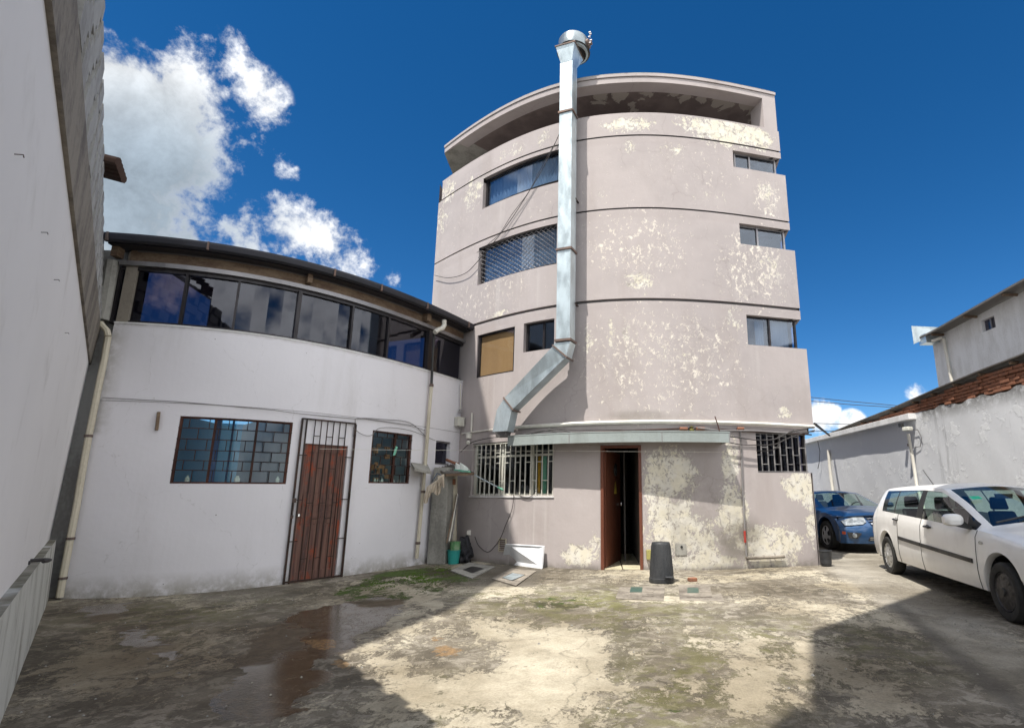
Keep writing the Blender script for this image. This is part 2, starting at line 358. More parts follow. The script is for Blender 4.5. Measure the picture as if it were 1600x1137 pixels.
def mat_right():
    t = NT('pale blue white yard wall paint'); big = t.noise(.8, 5, .5); st = t.noise(2.2, 8, .7, t.map((1,1,.10))); blob = t.vor(2.0)
    col = t.mix(t.ss(big, .3, .7), (.62,.63,.65), (.58,.59,.61))
    f = t.math('MULTIPLY', t.ss(st, .53, .68), t.attr('streak')); col = t.mix(f, col, (.15,.15,.15))
    rough = t.ss(t.math('ADD', t.noise(1.7, 9, .7), t.math('MULTIPLY', t.noise(7, 4, .6), .4)), .76, .80)
    col = t.mix(t.math('MULTIPLY', rough, .7), col, (.66,.67,.68))
    col = t.mix(t.math('MULTIPLY', t.attr('grime'), t.ss(t.noise(5, 8, .7), .3, .55)), col, (.13,.125,.115))
    t.bump(t.math('ADD', t.math('MULTIPLY', rough, .8), t.math('MULTIPLY', t.noise(7, 7, .65), .6)), .012, .5); return t.done(col, .8, 0, .25)
def mat_ground():
    t = NT('worn painted yard concrete'); a = t.attr
    n1 = t.noise(1.3, 10, .68); n2 = t.noise(6, 8, .72, None, .6); n3 = t.noise(28, 5, .7); n4 = t.noise(2.6, 11, .74, t.map((1,.55,1), (4,2,0), (0,0,.5)), .9)
    g = t.mix(t.ss(n1, .38, .62), (.215,.19,.15), (.12,.105,.082)); g = t.mix(t.ss(n2, .50, .57, 0, .8), g, (.34,.31,.26)); g = t.mix(t.ss(t.noise(5, 11, .84, None, .8), .56, .60, 0, .75), g, (.085,.075,.055))
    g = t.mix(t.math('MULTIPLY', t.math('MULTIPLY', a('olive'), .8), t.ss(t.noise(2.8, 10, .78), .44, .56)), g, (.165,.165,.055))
    cr_n = t.math('ADD', t.math('ADD', t.math('MULTIPLY', n4, .75), t.math('MULTIPLY', t.noise(26, 8, .85, t.map((1,.6,1),(0,0,0),(0,0,.4))), .55)), t.math('MULTIPLY', t.noise(6.5, 12, .86, None, .9), .72))
    crv = t.math('ADD', cr_n, t.math('MULTIPLY', t.math('SUBTRACT', a('cream'), .5), .50))
    cream = t.ss(crv, 1.065, 1.078)
    cc = t.mix(t.ss(n2, .35, .7), (.47,.425,.335), (.38,.345,.27)); cc = t.mix(t.ss(t.noise(3.3, 9, .7), .5, .72, 0, .55), cc, (.30,.265,.19))
    col = t.mix(cream, g, cc)
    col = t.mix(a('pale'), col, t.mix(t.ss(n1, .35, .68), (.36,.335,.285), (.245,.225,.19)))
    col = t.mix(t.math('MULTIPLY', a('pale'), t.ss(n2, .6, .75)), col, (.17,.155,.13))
    col = t.mix(a('grey'), col, t.mix(t.ss(n2, .4, .65), (.15,.135,.115), (.10,.09,.075)))
    ms = t.math('SUBTRACT', 1, t.ss(crv, 1.10, 1.13)); ms = t.math('MULTIPLY', ms, t.ss(t.math('ADD', t.noise(3.4, 10, .74, None, .5), t.math('MULTIPLY', t.math('SUBTRACT', a('moss'), .5), .55)), .52, .60))
    mgreen = t.mix(t.ss(t.noise(12, 5, .7), .35, .7), (.035,.060,.008), (.085,.145,.012)); mgreen = t.mix(t.ss(n1, .4, .6), mgreen, (.055,.05,.022))
    col = t.mix(1.0, col, t.mix(t.ss(t.noise(.55, 5, .6, t.map((1,1,1),(9,2,0))), .36, .64), (.62,.59,.54), (1.12,1.12,1.12)), 'MULTIPLY')
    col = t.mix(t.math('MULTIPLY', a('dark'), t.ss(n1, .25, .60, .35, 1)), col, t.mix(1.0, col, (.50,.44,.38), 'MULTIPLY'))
    col = t.mix(ms, col, mgreen)
    wt = t.ss(t.math('ADD', t.noise(1.6, 9, .68, None, .4), t.math('MULTIPLY', t.math('SUBTRACT', a('wet'), .5), .9)), .50, .535)
    wcol = t.mix(t.ss(n2, .35, .7), (.07,.047,.025), (.12,.085,.05)); col = t.mix(t.math('MULTIPLY', wt, .92), col, wcol)
    tn = t.ss(t.math('ADD', t.noise(2.6, 9, .7), t.math('MULTIPLY', t.math('SUBTRACT', a('tan'), .5), .8)), .53, .56); col = t.mix(t.math('MULTIPLY', tn, .9), col, t.mix(t.ss(n3, .35, .65), (.30,.19,.09), (.17,.11,.06)))
    ck = t.ss(t.vor(.5, 'DISTANCE_TO_EDGE', t.warp(.5, 1.8)), 0, .007, 1, 0); ck = t.math('MULTIPLY', ck, t.ss(n3, .35, .6)); col = t.mix(t.math('MULTIPLY', ck, .55), col, (.07,.06,.045))
    sp = t.ss(t.vor(9), .10, .05, 0, 1); col = t.mix(t.math('MULTIPLY', sp, t.ss(n2, .5, .7, 0, .5)), col, (.08,.07,.055))
    col = t.mix(t.ss(t.noise(55, 4, .75), .35, .68, 0, .42), col, t.mix(1.0, col, (.45,.43,.40), 'MULTIPLY')); col = t.mix(t.ss(t.noise(4.2, 11, .8, None, 1.2), .55, .63, 0, .35), col, (.12,.105,.075))
    puddle = t.math('MULTIPLY', wt, t.ss(t.noise(.9, 4, .5, t.map((1,1,1), (5,3,0))), .40, .50))
    r = t.ss(puddle, 0, 1, .82, .26); r = t.math('SUBTRACT', r, t.math('MULTIPLY', wt, .15))
    h = t.math('ADD', t.math('MULTIPLY', n3, .45), t.math('ADD', t.math('MULTIPLY', cream, .25), t.math('MULTIPLY', ms, .7)))
    h = t.math('MULTIPLY', h, t.ss(puddle, 0, .6, 1, .25)); t.bump(h, .012, .8); return t.done(col, r, 0, .35)
def mat_door():
    t = NT('peeling varnished door wood'); v = t.map((30,30,1.2)); n = t.noise(1.0, 8, .65, v); b = t.noise(2.4, 9, .72, t.map((1.6,1.6,1.0)))
    col = t.mix(t.ss(n, .3, .7), (.24,.13,.10), (.085,.045,.04)); col = t.mix(t.ss(t.math('ADD', b, t.math('MULTIPLY', n, .2)), .62, .72, 0, .85), col, (.34,.07,.028))
    col = t.mix(t.ss(n, .62, .75, 0, .5), col, (.33,.26,.22)); t.bump(n, .004, .8); return t.done(col, .65, 0, .35)
def mat_soffit():
    t = NT('damp stained ceiling'); col = t.mix(t.ss(t.noise(2, 7, .6), .35, .65), (.17,.135,.125), (.115,.09,.085))
    p = t.ss(t.math('ADD', t.noise(2.3, 9, .65, None, 1.2), t.math('MULTIPLY', t.attr('peel'), .4)), .72, .76); col = t.mix(t.math('MULTIPLY', p, .8), col, (.36,.33,.29))
    t.bump(p, .01, .5); return t.done(col, .85)
MT['gray'] = mat_gray(); MT['white'] = mat_white(); MT['left'] = mat_left(); MT['right'] = mat_right(); MT['ground'] = mat_ground(); MT['door_wood'] = mat_door(); MT['soffit'] = mat_soffit()
# ---------------------------------------------------------------- helper for blotch fields
def blobs(X, Y, L):      # L: (cx, cy, rx, ry, strength)
    f = np.zeros_like(X)
    for cx, cy, rx, ry, s in L:
        d = ((X-cx)/rx)**2+((Y-cy)/ry)**2; f = np.maximum(f, s*np.clip(1.15-d*.75, 0, 1))
    return f
def polyfield(X, Y, poly, w):    # 1 inside, 0 outside, soft edge of width w
    px = np.array(poly, float); n = len(px); ins = np.zeros(X.shape, bool); dist = np.full(X.shape, 1e9)
    for i in range(n):
        a, b = px[i], px[(i+1) % n]
        c = ((a[1] > Y) != (b[1] > Y)) & (X < (b[0]-a[0])*(Y-a[1])/(b[1]-a[1]+1e-12)+a[0]); ins ^= c
        ab = b-a; t = np.clip(((X-a[0])*ab[0]+(Y-a[1])*ab[1])/(ab@ab+1e-12), 0, 1)
        dist = np.minimum(dist, np.hypot(X-a[0]-t*ab[0], Y-a[1]-t*ab[1]))
    sd = np.where(ins, dist, -dist); return np.clip(.5+sd/(2*w), 0, 1)
def gpoly(*pts): return [tuple(on_z(*p)[:2]) for p in pts]
# ---------------------------------------------------------------- ground
def build_ground():
    xs = np.arange(-8.6, 9.01, .05); ys = np.arange(1.6, 20.01, .05); X, Y = np.meshgrid(xs, ys)
    Z = .006*np.sin(X*1.3+Y*.7)+.005*np.sin(X*2.9-Y*1.9)
    mb = MB(); me_v = np.stack([X, Y, Z], -1); nx, ny = len(xs), len(ys)
    mb.v = [tuple(p) for p in me_v.reshape(-1, 3)]
    mb.f = [[j*nx+i, j*nx+i+1, (j+1)*nx+i+1, (j+1)*nx+i] for j in range(ny-1) for i in range(nx-1)]; mb.mi = [0]*len(mb.f)
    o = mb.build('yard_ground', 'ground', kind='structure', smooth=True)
    F = lambda w, *p: polyfield(X, Y, gpoly(*p), w)
    cream = np.full(X.shape, .50)+.24*(np.sin(X*1.7+1.3*np.sin(Y*.9))*np.sin(Y*1.4+X*.6))
    for v, w, p in ((.92, .45, [(530,1015),(640,975),(690,985),(640,1000),(690,1045),(740,1040),(745,985),(880,965),(960,990),(1000,1015),(1010,1050),(1035,1075),(990,1100),(960,1136),(430,1136),(450,1105),(560,1070)]),
                    (.80, .3, [(440,1136),(460,1095),(560,1078),(640,1136)]), (.80, .3, [(700,935),(760,960),(850,965),(900,1010),(800,1030),(700,985)]),
                    (.88, .4, [(1090,1060),(1150,1030),(1262,985),(1280,1136),(1110,1136)]), (.84, .35, [(1270,1090),(1340,1040),(1450,1080),(1560,1136),(1270,1136)]),
                    (.72, .3, [(1290,960),(1380,950),(1420,1000),(1330,1010)]), (.68, .12, [(1000,903),(1290,888),(1295,899),(1100,915),(1010,915)]),
                    (.72, .10, [(955,925),(1080,932),(1140,925),(1130,945),(1040,945),(970,938)]), (.80, .2, [(560,915),(640,905),(720,950),(660,955)]), (.70, .15, [(520,930),(600,900),(700,895),(700,935),(600,950)]),
                    (.60, .3, [(40,1010),(180,960),(300,1000),(260,1060),(150,1136),(20,1136)]), (.58, .25, [(150,925),(460,920),(620,890),(640,900),(500,950),(300,960)]),
                    (.70, .4, [(960,1060),(1060,1040),(1120,1070),(1040,1136),(960,1136)])):
        cream = np.maximum(cream, v*F(w, *p))
    attr(o, 'cream', cream.ravel())
    attr(o, 'moss', np.maximum.reduce([1.35*F(.35, (530,925),(600,895),(690,885),(705,915),(640,935),(570,945)), .75*F(.3, (655,885),(700,880),(760,905),(700,925)), .62*F(.4, (690,1060),(760,1075),(740,1130),(650,1130)), .60*F(.5, (960,1070),(1060,1040),(1120,1136),(940,1136)), .58*F(.5, (760,930),(960,925),(940,965),(800,955)), np.full(X.shape, .05)]).ravel())
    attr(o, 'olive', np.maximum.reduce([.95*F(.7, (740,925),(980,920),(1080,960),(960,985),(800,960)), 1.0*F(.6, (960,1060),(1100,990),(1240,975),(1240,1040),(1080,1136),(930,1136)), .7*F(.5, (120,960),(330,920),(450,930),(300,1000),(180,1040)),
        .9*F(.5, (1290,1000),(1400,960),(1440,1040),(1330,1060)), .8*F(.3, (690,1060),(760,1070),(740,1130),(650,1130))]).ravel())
    attr(o, 'wet', np.maximum.reduce([.98*F(.45, (330,1136),(350,1070),(380,1010),(440,965),(500,950),(590,930),(640,940),(600,985),(520,1030),(520,1075),(460,1110),(400,1136)), .62*F(.3, (110,990),(190,960),(300,990),(290,1010),(180,1030)), .60*F(.3,(90,945),(230,935),(230,960),(110,985)), .66*F(.5,(200,1000),(300,980),(350,1040),(300,1100),(220,1080))]).ravel())
    attr(o, 'tan', np.maximum.reduce([.66*F(.2, (648,985),(690,985),(740,1015),(700,1040),(660,1010)), .70*F(.15, (490,1010),(540,1030),(575,1045),(560,1075),(530,1060)), .8*F(.1, (465,1000),(525,998),(530,1015),(490,1018)), np.zeros(X.shape)]).ravel())
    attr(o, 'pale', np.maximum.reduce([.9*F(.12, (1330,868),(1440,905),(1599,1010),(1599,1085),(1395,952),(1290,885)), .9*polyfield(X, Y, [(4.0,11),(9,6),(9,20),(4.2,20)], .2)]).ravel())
    attr(o, 'grey', np.maximum.reduce([.8*F(.06, (1385,945),(1405,940),(1599,1095),(1599,1125)), .7*F(.08, (655,893),(770,880),(850,890),(830,915),(700,915)), .55*F(.1, (300,925),(470,915),(480,930),(300,945))]).ravel())
    attr(o, 'dark', np.maximum.reduce([.95*F(.5, (75,945),(300,945),(440,960),(560,985),(500,1060),(330,1136),(60,1136)), .6*F(.4, (1280,1000),(1400,965),(1560,1136),(1280,1136))]).ravel())  # shaded left and lower right yard darkened in the colour itself
    big = MB().prism([(-300,-300),(300,-300),(300,300),(-300,300)], -.30, -.05).build('surrounding_ground', 'concrete', kind='structure')
build_ground()
# ---------------------------------------------------------------- wall grids with openings
def wall_mesh(w, a_lo, a_hi, z_lo, z_hi, ops, step=.055, limits=None, depth=.16, ztop=None):
    """ops: (a0,a1,z0,z1,depth).  limits(z)->(aL,aR): each storey's own ends"""
    def lines(lo, hi, st, keys):
        ks = sorted({round(k, 5) for k in keys if lo < k < hi} | {lo, hi}); out = []
        for p, q in zip(ks[:-1], ks[1:]):
            n = max(1, int(round((q-p)/st))); out += [p+(q-p)*i/n for i in range(n)]
        return np.array(out+[hi])
    A = lines(a_lo, a_hi, step/w.D, [o[0] for o in ops]+[o[1] for o in ops]); Z = lines(z_lo, z_hi, step, [o[2] for o in ops]+[o[3] for o in ops])
    na, nz = len(A), len(Z); v = []; aa = []; zz = []
    for j in range(nz):
        for i in range(na):
            a = A[i]; dz = ztop(a)*max(0, (Z[j]-5)/(z_hi-5)) if ztop else 0
            v.append(w.p(a, Z[j]+dz)); aa.append(a); zz.append(Z[j]+dz)
    f = []
    for j in range(nz-1):
        for i in range(na-1):
            ca, cz = (A[i]+A[i+1])/2, (Z[j]+Z[j+1])/2
            if any(o[0] < ca < o[1] and o[2] < cz < o[3] for o in ops): continue
            if limits:
                l0, l1 = limits(cz)
                if ca < l0 or ca > l1: continue
            f.append([j*na+i, j*na+i+1, (j+1)*na+i+1, (j+1)*na+i])
    mb = MB(); mb.v = v; mb.f = f; mb.mi = [0]*len(f); n0 = len(v)
    for a0, a1, z0, z1, d in ops:
        k = max(1, int((a1-a0)*w.D/.2)); a1f = a1; a1 = min(a1, limits((z0+z1)/2)[1]) if limits else a1; a0 = max(a0, limits((z0+z1)/2)[0]) if limits else a0
        for z in (z0, z1):
            if z > z_lo: mb.grid([[w.p(a0+(a1-a0)*i/k, z+(ztop(a0)*max(0,(z-5)/(z_hi-5)) if ztop else 0), o) for o in (0, -d)] for i in range(k+1)])
        a1 = min(a1, limits((z0+z1)/2)[1]) if limits else a1
        for a in ((a0, a1) if not (limits and a1 >= limits((z0+z1)/2)[1]-1e-6) else (a0,) if d > .1 else ()): mb.grid([[w.p(a, z, o) for o in (0, -d)] for z in (z0, z1)])
    extra = len(mb.v)-n0
    return mb, np.array(aa), np.array(zz), extra
# ================================================================ APARTMENT BUILDING
GAZ = lambda x, y: az(x, y)
aL, aR = az(676, 440), az(1276, 800)
a_corner = az(719, 640)
dzt = lambda a: .17*max(0, (.06-a)/(.06-aL))**1.6
gray = thing('apartment_building', 'tall mauve grey apartment block with curved front and peeling paint', 'building', (0.5, 10.6, 0))
wins = {   # name: (a0,a1,z0,z1)
 'top': (az(754.5,305), az(873,262), 7.88, 8.67), 'grille': (az(747,420), az(870,380), 6.01, 6.92),
 'brown': (az(744.5,560), az(803.5,545), 3.83, 4.81), 'small': (az(818,528), az(866,520), 4.20, 4.83),
 'r3': (az(1145.5,248), aR+.02, 8.21, 8.61), 'r2': (az(1156,364), aR+.02, 6.42, 6.89), 'r1': (az(1167.5,515), aR+.02, 4.24, 4.87),
 'g': (az(1182.5,706), aR+.02, 1.72, 2.49), 'lw': (az(737.5,728), az(864.6,728), 1.30, 2.38), 'door': (az(941,790), az(1001,790), -.05, 2.22)}
GZ = [5.06, 7.06, 8.76]
def glim(z):
    if z > 8.21: r = az(1219, 256)
    elif z > 6.42: r = az(1231, 340)
    elif z > 4.24: r = az(1247, 460)
    elif z > 2.6: r = az(1264, 604)
    else: r = az(1275.5, 812)
    l = az(690.5, 300) if z > 8.76 else az(678, 430)
    return l, r
ops = [(*v, .10 if k == 'brown' else .16) for k, v in wins.items()]+[(aL-.01, aR+.05, z, z+(.06 if z < 6 else .035), .06) for z in GZ]
PAR = 9.30
mb, AA, ZZ, ex = wall_mesh(GR, aL-.004, aR+.012, -.06, PAR, ops, .055, glim, ztop=dzt)
ow = mb.build('wall', 'gray', gray)
XX = np.array([GR.base(a)[0] for a in AA])
def gblob(L): 
    out = []
    for x, y, rx, ry, s in L:
        a, z = GR.hit(x, y); X0 = GR.base(a)[0]; X1 = GR.base(az(x+rx, y))[0]; z1 = GR.hit(x, y-ry)[1]; out.append((X0, z, abs(X1-X0)+.01, abs(z1-z)+.01, s))
    return blobs(XX, ZZ, out)
peel = gblob([(1050,740,42,48,1.0),(1050,820,45,55,1.05),(1100,850,30,45,.9),(1145,800,28,50,.95),(1140,720,16,50,.85),(1020,760,16,70,.9),(1090,878,75,14,1.05),(1205,850,60,32,1.0),(1250,760,30,26,.95),(1265,800,10,60,.8),
    (905,868,30,20,1.05),(930,850,10,30,.8),(1200,880,60,10,.8),(1225,645,14,12,.8),(980,195,50,14,.75),(1130,205,60,26,.95),(1180,215,30,20,1.0),(1080,190,30,16,.7),(1000,440,26,22,.7),(985,230,10,16,.7),(1050,235,25,12,.6),(1040,545,80,40,.35),
    (920,530,10,24,.7),(955,520,8,24,.65),(978,530,8,26,.65),(1195,300,14,22,.65),(1205,420,26,30,.55),(1110,310,40,10,.45),(740,300,20,30,.62),(700,300,14,22,.72),(690,345,16,24,.6),(800,235,30,12,.5),(850,215,16,14,.6),(1140,140,40,20,.4),(640,0,1,1,0),
    (770,430,60,10,.3),(780,490,20,6,.75),(930,300,30,80,.25),(1150,500,20,30,.5)])
fleck = gblob([(1000,420,300,400,.35),(1040,560,160,110,.85),(1180,420,70,80,.95),(1000,380,110,70,.85),(1100,260,110,60,.6),(1200,310,30,40,1.0),(760,460,90,50,.7),(720,350,60,60,.5),(860,320,70,60,.5),(1020,640,120,20,.6),(780,260,80,40,.4)])
grime = np.maximum(gblob([(1090,800,60,90,.35),(1150,840,40,40,.8),(850,892,120,8,.9),(1130,893,160,9,.9),(1000,650,60,8,.5),(1060,830,22,60,.45)]), np.clip(1-ZZ/.13, 0, 1)*.9)
gp_ = lambda v: np.concatenate([v, np.zeros(ex)])
attr(ow, 'peel', gp_(peel)); attr(ow, 'fleck', gp_(fleck)); attr(ow, 'grime', gp_(grime))
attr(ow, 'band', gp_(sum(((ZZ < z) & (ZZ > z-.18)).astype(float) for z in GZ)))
attr(ow, 'drip', gp_(np.clip(gblob([(800,830,60,60,1.0),(860,820,14,50,.8),(1150,180,60,30,.4),(800,460,60,40,.9),(1195,300,50,30,.5),(1200,440,50,30,.5),(1210,570,50,40,.6),(815,310,60,30,.7),(780,610,40,30,.6)]), 0, 1)))
# backs, sides, roof: the block has its real depth
L0 = np.array(GR.p(glim(3)[0], 0, 0)); R0 = np.array(GR.p(glim(1)[1], 0, 0)); Lb = L0+np.array([-.15, 8.0, 0]); Rb = R0+np.array([.25, 10.0, 0])
mb = MB()
lv = [-.05, 1.72, 2.49, 2.65, 4.24, 4.87, 5.12, 6.42, 6.89, 7.10, 8.21, 8.61, 8.80, PAR]
for z0, z1 in zip(lv[:-1], lv[1:]):
    zc = (z0+z1)/2; rec = any(a < zc < b for a, b in ((1.72,2.49),(4.24,4.87),(6.42,6.89),(8.21,8.61)))
    l, r = glim(zc); Rp = np.array(GR.p(r-(.012 if rec else 0), 0, 0)); Rq = Rb+[Rp[0]-R0[0], 0, 0]
    Rw = Rp+(Rq-Rp)*.0; mb.add([(Rw[0],Rw[1]+(.16 if rec else 0),z0),(Rq[0],Rq[1],z0),(Rq[0],Rq[1],z1),(Rw[0],Rw[1]+(.16 if rec else 0),z1)], [(0,1,2,3)])
    mb.add([(Rp[0],Rp[1],z) if k == 0 else (Rp[0]-.4,Rp[1]+.3,z) if k == 1 else (Rp[0]+.05,Rp[1]+.4,z) for z in (z0, z1) for k in range(3)], [(0,1,2),(3,4,5)])
mb.add([(L0[0],L0[1],0),(Lb[0],Lb[1],0),(Lb[0],Lb[1],PAR+.17),(L0[0],L0[1],PAR+.17)], [(0,1,2,3)])
mb.add([(Lb[0],Lb[1],0),(Rb[0],Rb[1],0),(Rb[0],Rb[1],10.3),(Lb[0],Lb[1],10.3)], [(0,1,2,3)])
o = mb.build('side_wall', 'gray', gray)
# groove bottoms, terrace, roof slab
mb = MB()
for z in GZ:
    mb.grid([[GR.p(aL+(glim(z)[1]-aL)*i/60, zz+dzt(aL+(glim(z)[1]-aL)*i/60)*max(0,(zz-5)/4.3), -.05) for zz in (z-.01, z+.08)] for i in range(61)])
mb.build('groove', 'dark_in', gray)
al9, ar9 = glim(9.2)
mb = MB().strip(GR, al9, ar9, PAR-.005, PAR+.03, -.14, .0, 60, za=dzt); mb.build('parapet_coping', 'gray', gray)
zs = lambda a: .27*max(0, (.06-a)/(.06-aL))**1.4
mb = MB().strip(GR, al9, ar9, 10.09, 10.22, -.3, .0, 60, za=zs); mb.strip(GR, al9, ar9+.001, 10.235, 10.30, -.3, .02, 60, za=zs); mb.strip(GR, al9, ar9, 10.20, 10.25, -.3, -.015, 60, za=zs)
mb.build('roof_edge', 'gray', gray)
n = 60; G = [[GR.p(al9+(ar9-al9)*i/n, 10.10+zs(al9+(ar9-al9)*i/n), -q*2.6/14) for q in range(15)] for i in range(n+1)]
mbs = MB().grid(G); o = mbs.build('terrace_ceiling', 'soffit', gray)
pv = []
V = np.array(mbs.v)
def sb(px, py):
    d = ray(px, py); k = (10.15-EYE)/d[2]; return d[0]*k, d[1]*k
f = np.zeros(len(V))
for (px, py, r) in ((935,150,.35),(950,140,.3),(965,145,.3),(1010,142,.3),(1055,143,.25),(1070,147,.25),(1095,152,.2),(1130,155,.35),(1165,160,.3),(1185,170,.3),(990,168,.2),(1180,182,.25)):
    cx, cy = sb(px, py); f = np.maximum(f, np.clip(1.3-np.hypot(V[:,0]-cx, V[:,1]-cy)/r, 0, 1))
attr(o, 'peel', f-.02)
mb = MB().strip(GR, al9, ar9, 10.30, 10.34, -2.8, -.01, 40, za=zs); mb.build('roof_slab', 'concrete', gray)
mb = MB().strip(GR, al9+.03, ar9, 9.0, 10.2, -2.75, -2.6, 30, za=zs); mb.strip(GR, al9, ar9, 8.9, 9.0, -2.7, -.2, 30); mb.build('terrace_wall', 'gray', gray)
mb = MB().strip(GR, az(1193,180), ar9, 9.28, 10.1, -.5, 0, 3); mb.build('terrace_post', 'gray', gray)
mb = MB().add([(*GR.p(a, 10.33)[:2], 10.33) for a in (al9, -.1, .06, .25, ar9)]+[(Rb[0],Rb[1],10.33),(Lb[0],Lb[1],10.33)], [tuple(range(7))]); mb.build('roof_deck', 'concrete', gray)
mb = MB()
for z in (2.7, 5.1, 7.1, 8.8): mb.add([(*GR.p(a, z, -.2)[:2], z) for a in (aL, -.1, .06, .25, aR-.01)]+[(Rb[0]-.1,Rb[1],z),(Lb[0]+.1,Lb[1],z)], [tuple(range(7))])
mb.build('floor_slab', 'dark_in', gray)
def gwin(name, label, key, mull=(), d=.11, fw=.035, frame='black_frame', pane='glass_blue', rails=()):
    a0, a1, z0, z1 = wins[key]; a1 = min(a1, glim((z0+z1)/2)[1]-.004); da = fw/GR.D
    dz = dzt(a0)*max(0,(z0-5)/4.3); za = lambda a: dzt(a)*max(0,(z1-5)/4.3)
    fr = MB(); fr.strip(GR, a0, a1, z0, z0+fw, -d-.03, -d+.02, za=za); fr.strip(GR, a0, a1, z1-fw, z1, -d-.03, -d+.02, za=za)
    for a in (a0, a1-da): fr.strip(GR, a, a+da, z0, z1+.01, -d-.03, -d+.02, 1, za=za)
    for m_ in mull: fr.strip(GR, m_-da/2, m_+da/2, z0, z1, -d-.03, -d+.025, 1, za=za)
    for r_ in rails: fr.strip(GR, a0, a1, r_-fw/2, r_+fw/2, -d-.03, -d+.02, za=za)
    wobj = fr.build('window', frame, gray); 
    if label: wobj['label'] = label
    es = [a0, *mull, a1]
    for p, q in zip(es[:-1], es[1:]):
        MB().strip(GR, p+da/2, q-da/2, z0+fw, z1-fw+.001, -d-.008, -d, za=za).build('pane', pane, wobj)
    return wobj, a0, a1, z0, z1
w1 = gwin('top', 'wide upper window with pale vertical blinds', 'top')[0]
def blind(w_, a0, a1, z0, z1, mat, off, folds, amp=.02, za=None):
    n = folds*4; za = za or (lambda a: 0)
    MB().grid([[GR.p(a0+(a1-a0)*i/n, z+za(a0+(a1-a0)*i/n), off+amp*math.sin(i*math.pi/2)) for z in (z0, z1)] for i in range(n+1)]).build('curtain', mat, w_)
blind(w1, *wins['top'][:2], 7.9, 8.75, 'curtain', -.2, 22)
w2 = gwin('grille', 'wide window behind a diamond steel grille', 'grille')[0]; blind(w2, *wins['grille'][:2], 6.03, 6.95, 'curtain', -.2, 24)
g = MB(); a0, a1, z0, z1 = wins['grille']; W_ = (a1-a0)*GR.D*1.08; Hh = z1-z0; stp = .105
k = -int(Hh/stp)-1
def dia(sgn):
    k = -int(Hh/stp)-1
    while k*stp < W_:
        s0 = k*stp; pts = []
        for u in np.linspace(0, Hh, 9):
            s_ = s0+u if sgn > 0 else s0+Hh-u
            if 0 <= s_ <= W_: pts.append(GR.p(a0+(a1-a0)*s_/W_, z0+u+.01, -.03 if sgn > 0 else -.036))
        if len(pts) > 1: g.tube(pts, .0055, 4)
        k += 1
dia(1); dia(-1); g.build('window_grille', 'alu', w2)['kind'] = 'stuff'
w3 = gwin('brown', 'window backed by a tan blind', 'brown', pane='glass_clear', d=.05)[0]; MB().strip(GR, wins['brown'][0], wins['brown'][1], 3.84, 4.80, -.085, -.078).build('blind', 'tan_blind', w3)
gwin('small', 'small two pane sliding window beside the duct', 'small', [az(846, 525)])
for k_, ml, fr, cu in (('r3', [az(1151,248), az(1174,252)], 'alu', 0), ('r2', [az(1187,370)], 'alu', 0), ('r1', [az(1206,515)], 'black_frame', 1)):
    w_, a0, a1, z0, z1 = gwin(k_, None, k_, ml, fw=.03, frame=fr)
    if cu: blind(w_, az(1190,515), az(1204,515), z0, z1, 'curtain', -.26, 4, .015); blind(w_, az(1212,515), az(1243,515), z0, z1, 'curtain', -.26, 9, .02)
wg, a0, a1, z0, z1 = gwin('g', 'ground floor window behind a black iron grille with staggered bars', 'g', [az(1222,706)], frame='black_frame', pane='glass')
mb = MB(); bars = [az(1181.5+12*0+9.9*i, 706) for i in range(9)]
mb.strip(GR, a0, a1, z0+.01, z0+.03, -.05, -.03); mb.strip(GR, a0, a1, z1-.03, z1-.01, -.05, -.03)
for i, a in enumerate(bars):
    if a < a1: mb.strip(GR, a-.0008, a+.0008, z0+.01, z1-.01, -.05, -.034, 1)
for i in range(len(bars)-1):
    if bars[i+1] > a1: break
    for zz in ((.20, .62) if i % 2 else (.43, .9)): mb.strip(GR, bars[i], bars[i+1], z0+zz*(z1-z0), z0+zz*(z1-z0)+.016, -.048, -.034, 1)
mb.build('window_grille', 'cable_grey', wg)
# big ground floor window with white bars
wl, a0, a1, z0, z1 = gwin('lw', 'wide ground floor window behind white steel bars', 'lw', [az(781,735), az(828.5,735)], d=.09, fw=.04, frame='white_metal', pane='glass_clear', rails=[2.085])
mb = MB(); px = [742.5,749.5,756.5,764,771.5,779.5,787.5,795.5,803.5,811.5,819.5,828,837,846,855.5,863]
for i, x in enumerate(px):
    a = az(x, 735); mb.strip(GR, a-.0007, a+.0007, z0-.01, 2.36, -.035, -.018, 1)
for i in range(len(px)-1):
    p, q = az(px[i], 735), az(px[i+1], 735)
    mb.strip(GR, p, q, 1.58 if i % 2 else 1.94, 1.596 if i % 2 else 1.956, -.033, -.02, 1)
    if i % 2 == 0: mb.strip(GR, p, q, 2.15, 2.165, -.033, -.02, 1)
mb.strip(GR, a0, a1, z0-.012, z0+.01, -.04, -.01); mb.strip(GR, a0, a1, 2.34, 2.36, -.04, -.01); mb.build('window_grille', 'white_metal', wl)
blind(wl, az(833,735), az(837.5,735), z0, 2.07, 'yellow', -.16, 2, .01); blind(wl, az(839,735), az(847,735), z0, 2.07, 'mint', -.17, 3, .015)
MB().strip(GR, a0-.002, a1+.002, z0-.035, z0-.012, -.1, .02).build('window_sill', 'white_paint', wl)
